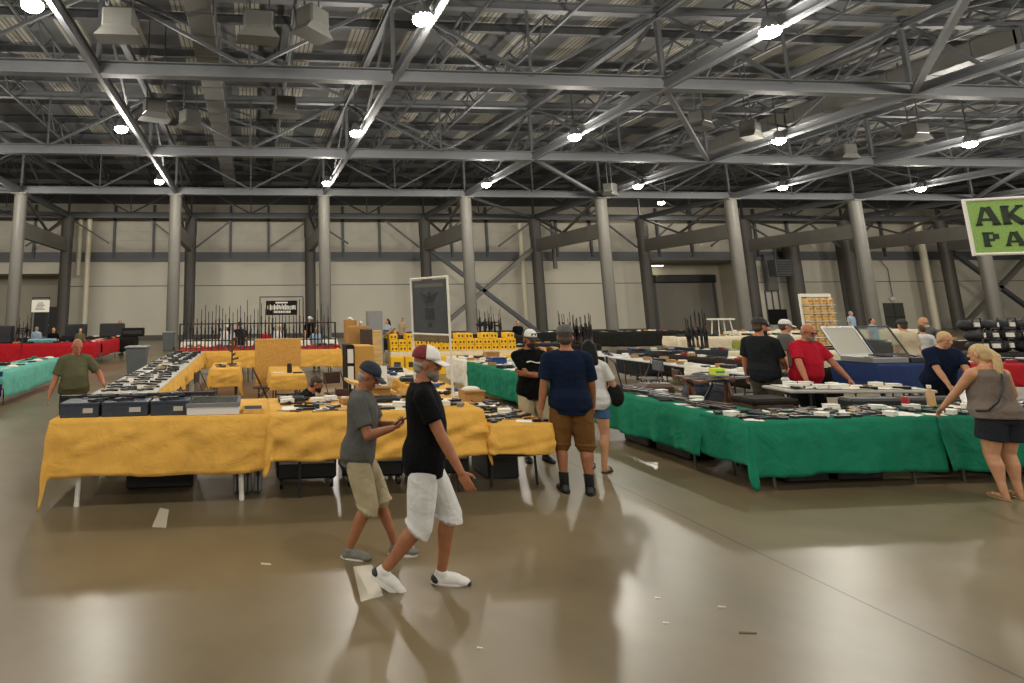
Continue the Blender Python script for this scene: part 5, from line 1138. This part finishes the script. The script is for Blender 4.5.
J = person((-2.8, 10.0, 0), .35, 'person in olive t-shirt bending over the long handgun row', 1.74, 'red', 1.4, lean=.10, hands=[(.42, .26, 1.0), (-.36, .12, .86)], shirt=c_olv, sleeve=.8, pants=c_dsh, plen=1.9, shoes=BLKSHOE, hair=HGR, hstyle='bald', head=(.25, .35), vox=.010)
J = person((.62, 9.45, 0), 1.35, 'dark-haired person in charcoal shirt sitting low inside the gold booth', 1.75, 'red', 1.05, lean=.62, hipz=.44, feet=[((.16, .42, 0), .1, 0), ((-.16, .42, 0), -.1, 0)], hands=[(.1, .5, .55), (-.12, .5, .55)], seated=True, shirt=c_blk, pants=c_dsh, plen=1.9, shoes=BLKSHOE, hair=HBR, hstyle='fringe', beard=(BD, 's'), head=(0, .3), vox=.011)
MB().box(-.2, -.2, .0, .2, .2, .33, .03).build('stool_seat', SEATB, loc=(.55, 9.43, 0), label='dark low seat under the person sitting in the gold booth', cat='stool').name = 'stool'
J = person((*at_px(762, 360, 9.35)[:2], 0), 1.9, 'bearded person in charcoal t-shirt, camo trousers and dark cap in the green booth', 1.93, 'red', 1.2, lean=.03, hands=[(.3, .1, .85), (-.12, .35, 1.0)], shirt=c_chr, sleeve=.8, pants=c_cam, plen=1.92, shoes=BLKSHOE, cap=(CAPD, CAPD), hair=HBR, beard=(BD, 'l'), head=(-.35, .08), vox=.010)
J = person((*at_px(803, 360, 9.1)[:2], 0), .0, 'person in red t-shirt leaning on the raised grey table', 1.86, 'red', 1.3, lean=.18, hands=[(.36, .34, .9), (-.34, .36, .88)], palm=[(0, -.2, -1), (0, -.2, -1)], shirt=c_red, sleeve=.75, pants=c_blk, plen=1.9, shoes=BLKSHOE, hair=HGR, hstyle='bald', beard=(BG, 's'), head=(.15, .3), glasses=True, vox=.010)
J = person((8.3, 6.16, 0), 2.95, 'blonde person with ponytail, taupe tank top and dark shorts leaning on green table', 1.68, 'fair', 1.42, lean=.10, female=True, feet=[((.16, -.06, 0), .1, 0), ((-.05, .0, 0), -.1, 0)], hands=[(.30, .42, .86), (-.34, .30, .95)], palm=[(0, -.2, -1), (0, -.2, -1)], shirt=c_tau, tank=True, pants=c_dsh, plen=.62, pr=1.15, sandals=True, shoes=mat('tan sandal', '#9a8468', .6), hair=HBL, hstyle='pony', head=(.4, .1), shlen=-.06, vox=.009)
mb = MB(); pts = [J['T'](J['sp'](t)+J['rx']*x+J['rf']*y) for t, x, y in ((.5, -.04, -.02), (.47, -.035, -.10), (.42, -.02, -.15), (.34, .03, -.185), (.24, .09, -.20), (.13, .15, -.185), (.04, .21, -.12), (.03, .25, -.02))]
o = mb.tube(pts, .012, 8).build('bag_strap', DPL, J['root'], True); o['label'] = 'thin dark strap across the back'
J = person((*at_px(934, 360, 8.75)[:2], 0), -.25, 'blond person in navy t-shirt bent over the raised grey table', 1.76, 'fair', 1.2, lean=.38, hands=[(.12, .52, .88), (-.22, .48, .88)], palm=[(0, -.2, -1), (0, -.2, -1)], shirt=c_nvy, sleeve=.8, pants=c_blk, plen=1.9, shoes=BLKSHOE, hair=HBL, hstyle='short', head=(.1, .35), vox=.011)
# smaller, farther figures
FAR = [
 ((905, 330, 12.6), 3.0, 'heavy person in cream shirt and dark cap seen from behind past the lids', dict(H=1.78, girth=1.45, shirt=c_crm, pants=c_tan, cap=(CAPD, CAPD), hair=HBR, lean=.05, vox=.014)),
 ((938, 330, 14.6), -2.2, 'person in grey shirt reaching down over the black bags', dict(H=1.84, girth=1.15, shirt=c_gry, pants=c_dsh, hair=HGR, hstyle='bald', lean=.4, hands=[(.2, .6, .9), (-.2, .6, .95)], sleeve=1.6, vox=.014)),
 ((922, 330, 14.2), 2.8, 'person in pale shirt half hidden between the cream and grey shirts', dict(H=1.6, shirt=c_wht, pants=c_dsh, hair=HBR, vox=.016)),
 ((783, 322, 11.5), .6, 'person in grey shirt and white cap behind the red t-shirt', dict(H=1.84, shirt=c_gry, pants=c_dsh, cap=(CAPW, CAPW), hair=HBR, head=(.6, .1), vox=.014)),
 ((873, 330, 21), .2, 'person in light blue shirt in front of the grey double door', dict(H=1.62, shirt=c_lbl, pants=c_dsh, hair=HB, vox=.018)),
 ((853, 330, 30), .2, 'person with white hair sitting far by the round column', dict(H=1.8, shirt=c_lbl, pants=c_dsh, hair=HGR, vox=.02)),
 ((350, 330, 27), 1.3, 'person in cream shirt and black shorts with white cap by the wall', dict(H=1.8, shirt=c_crm, pants=c_blk, plen=1.0, cap=(CAPW, CAPW), hair=HBR, hands=[(.1, .4, 1.1), (-.1, .4, 1.1)], vox=.018)),
 ((361, 330, 26), -1.2, 'person in black shirt with white hair facing the white capped one', dict(H=1.66, shirt=c_blk, pants=c_dsh, hair=HWH, hands=[(.1, .4, 1.1), (-.1, .4, 1.1)], vox=.018)),
 ((388, 330, 25.75), -1.4, 'dark-haired person in light blue top beyond the slanted rack', dict(H=1.75, shirt=c_lbl, pants=c_dsh, hair=HB, hstyle='long', female=True, vox=.018)),
 ((402.5, 330, 32), -1., 'tiny far person in brown against the pale wall', dict(H=1.7, shirt=c_tan, pants=c_dsh, hair=HBR, vox=.02)),
 ((518, 330, 25.8), 0, 'person in black behind the bright yellow boxes, far off', dict(H=1.6, shirt=c_blk, pants=c_blk, hair=HBR, vox=.018)),
 ((123, 335, 31.2), -1.2, 'grey-haired person in black shirt standing at the far red stalls', dict(H=1.8, shirt=c_blk, pants=c_blk, hair=HGR, hands=[(.2, .5, .95), (-.1, .5, 1.0)], lean=.25, vox=.018)),
 ((36, 340, 27.6), 2.9, 'person in pale blue shirt sitting behind the red stalls', dict(H=1.55, girth=1.3, shirt=c_lbl, pants=c_dsh, hair=HGR, vox=.018)),
 ((53, 340, 27.2), .4, 'white-haired person behind the red stalls beside the blue shirt', dict(H=1.5, shirt=c_blk, pants=c_dsh, hair=HWH, hstyle='bald', skin='fair', vox=.018)),
 ((80, 340, 27.4), .3, 'fair-haired person behind the red stalls above the olive shirt', dict(H=1.45, shirt=c_olv, pants=c_dsh, hair=HBL, skin='fair', vox=.018)),
 ((310, 330, 27.5), .4, 'person in black with white cap right of the black banner', dict(H=1.86, girth=1.2, shirt=c_blk, pants=c_blk, cap=(CAPW, CAPW), hair=HGR, vox=.018)),
 ((228, 330, 22.6), .1, 'white-capped person seen between the rack rifles, leftmost', dict(H=1.66, shirt=c_wht, pants=c_dsh, cap=(CAPW, CAPW), hair=HWH, skin='red', vox=.016)),
 ((240, 330, 23.2), .1, 'person in black cap between the rack rifles', dict(H=1.72, shirt=c_chr, pants=c_dsh, cap=(CAPD, CAPD), hair=HBR, vox=.016)),
 ((280, 330, 22.8), .1, 'white-haired person in white shirt between the rack rifles', dict(H=1.62, shirt=c_wht, pants=c_dsh, hair=HWH, vox=.016)),
 ((316, 330, 22.4), .1, 'person in pale grey shirt behind the right end of the rack', dict(H=1.5, girth=1.3, shirt=c_lbl, pants=c_dsh, hair=HGR, vox=.016)),
 ((266, 330, 23.4), .1, 'person in red shirt between the rack rifles above the board', dict(H=1.45, girth=1.2, shirt=c_red, pants=c_dsh, hair=HBR, vox=.016)),
]
for (pp, face, lb, kw) in FAR:
    d = dict(sleeve=.8, plen=1.9, shoes=BLKSHOE, skin='fair'); d.update(kw); person(at_px(*pp), face, lb, **d)
# park untouched prototypes out of existence
for k, (n_, pr_) in K.items():
    if k not in USED:
        for c in list(pr_.children): bpy.data.objects.remove(c)
        bpy.data.objects.remove(pr_)
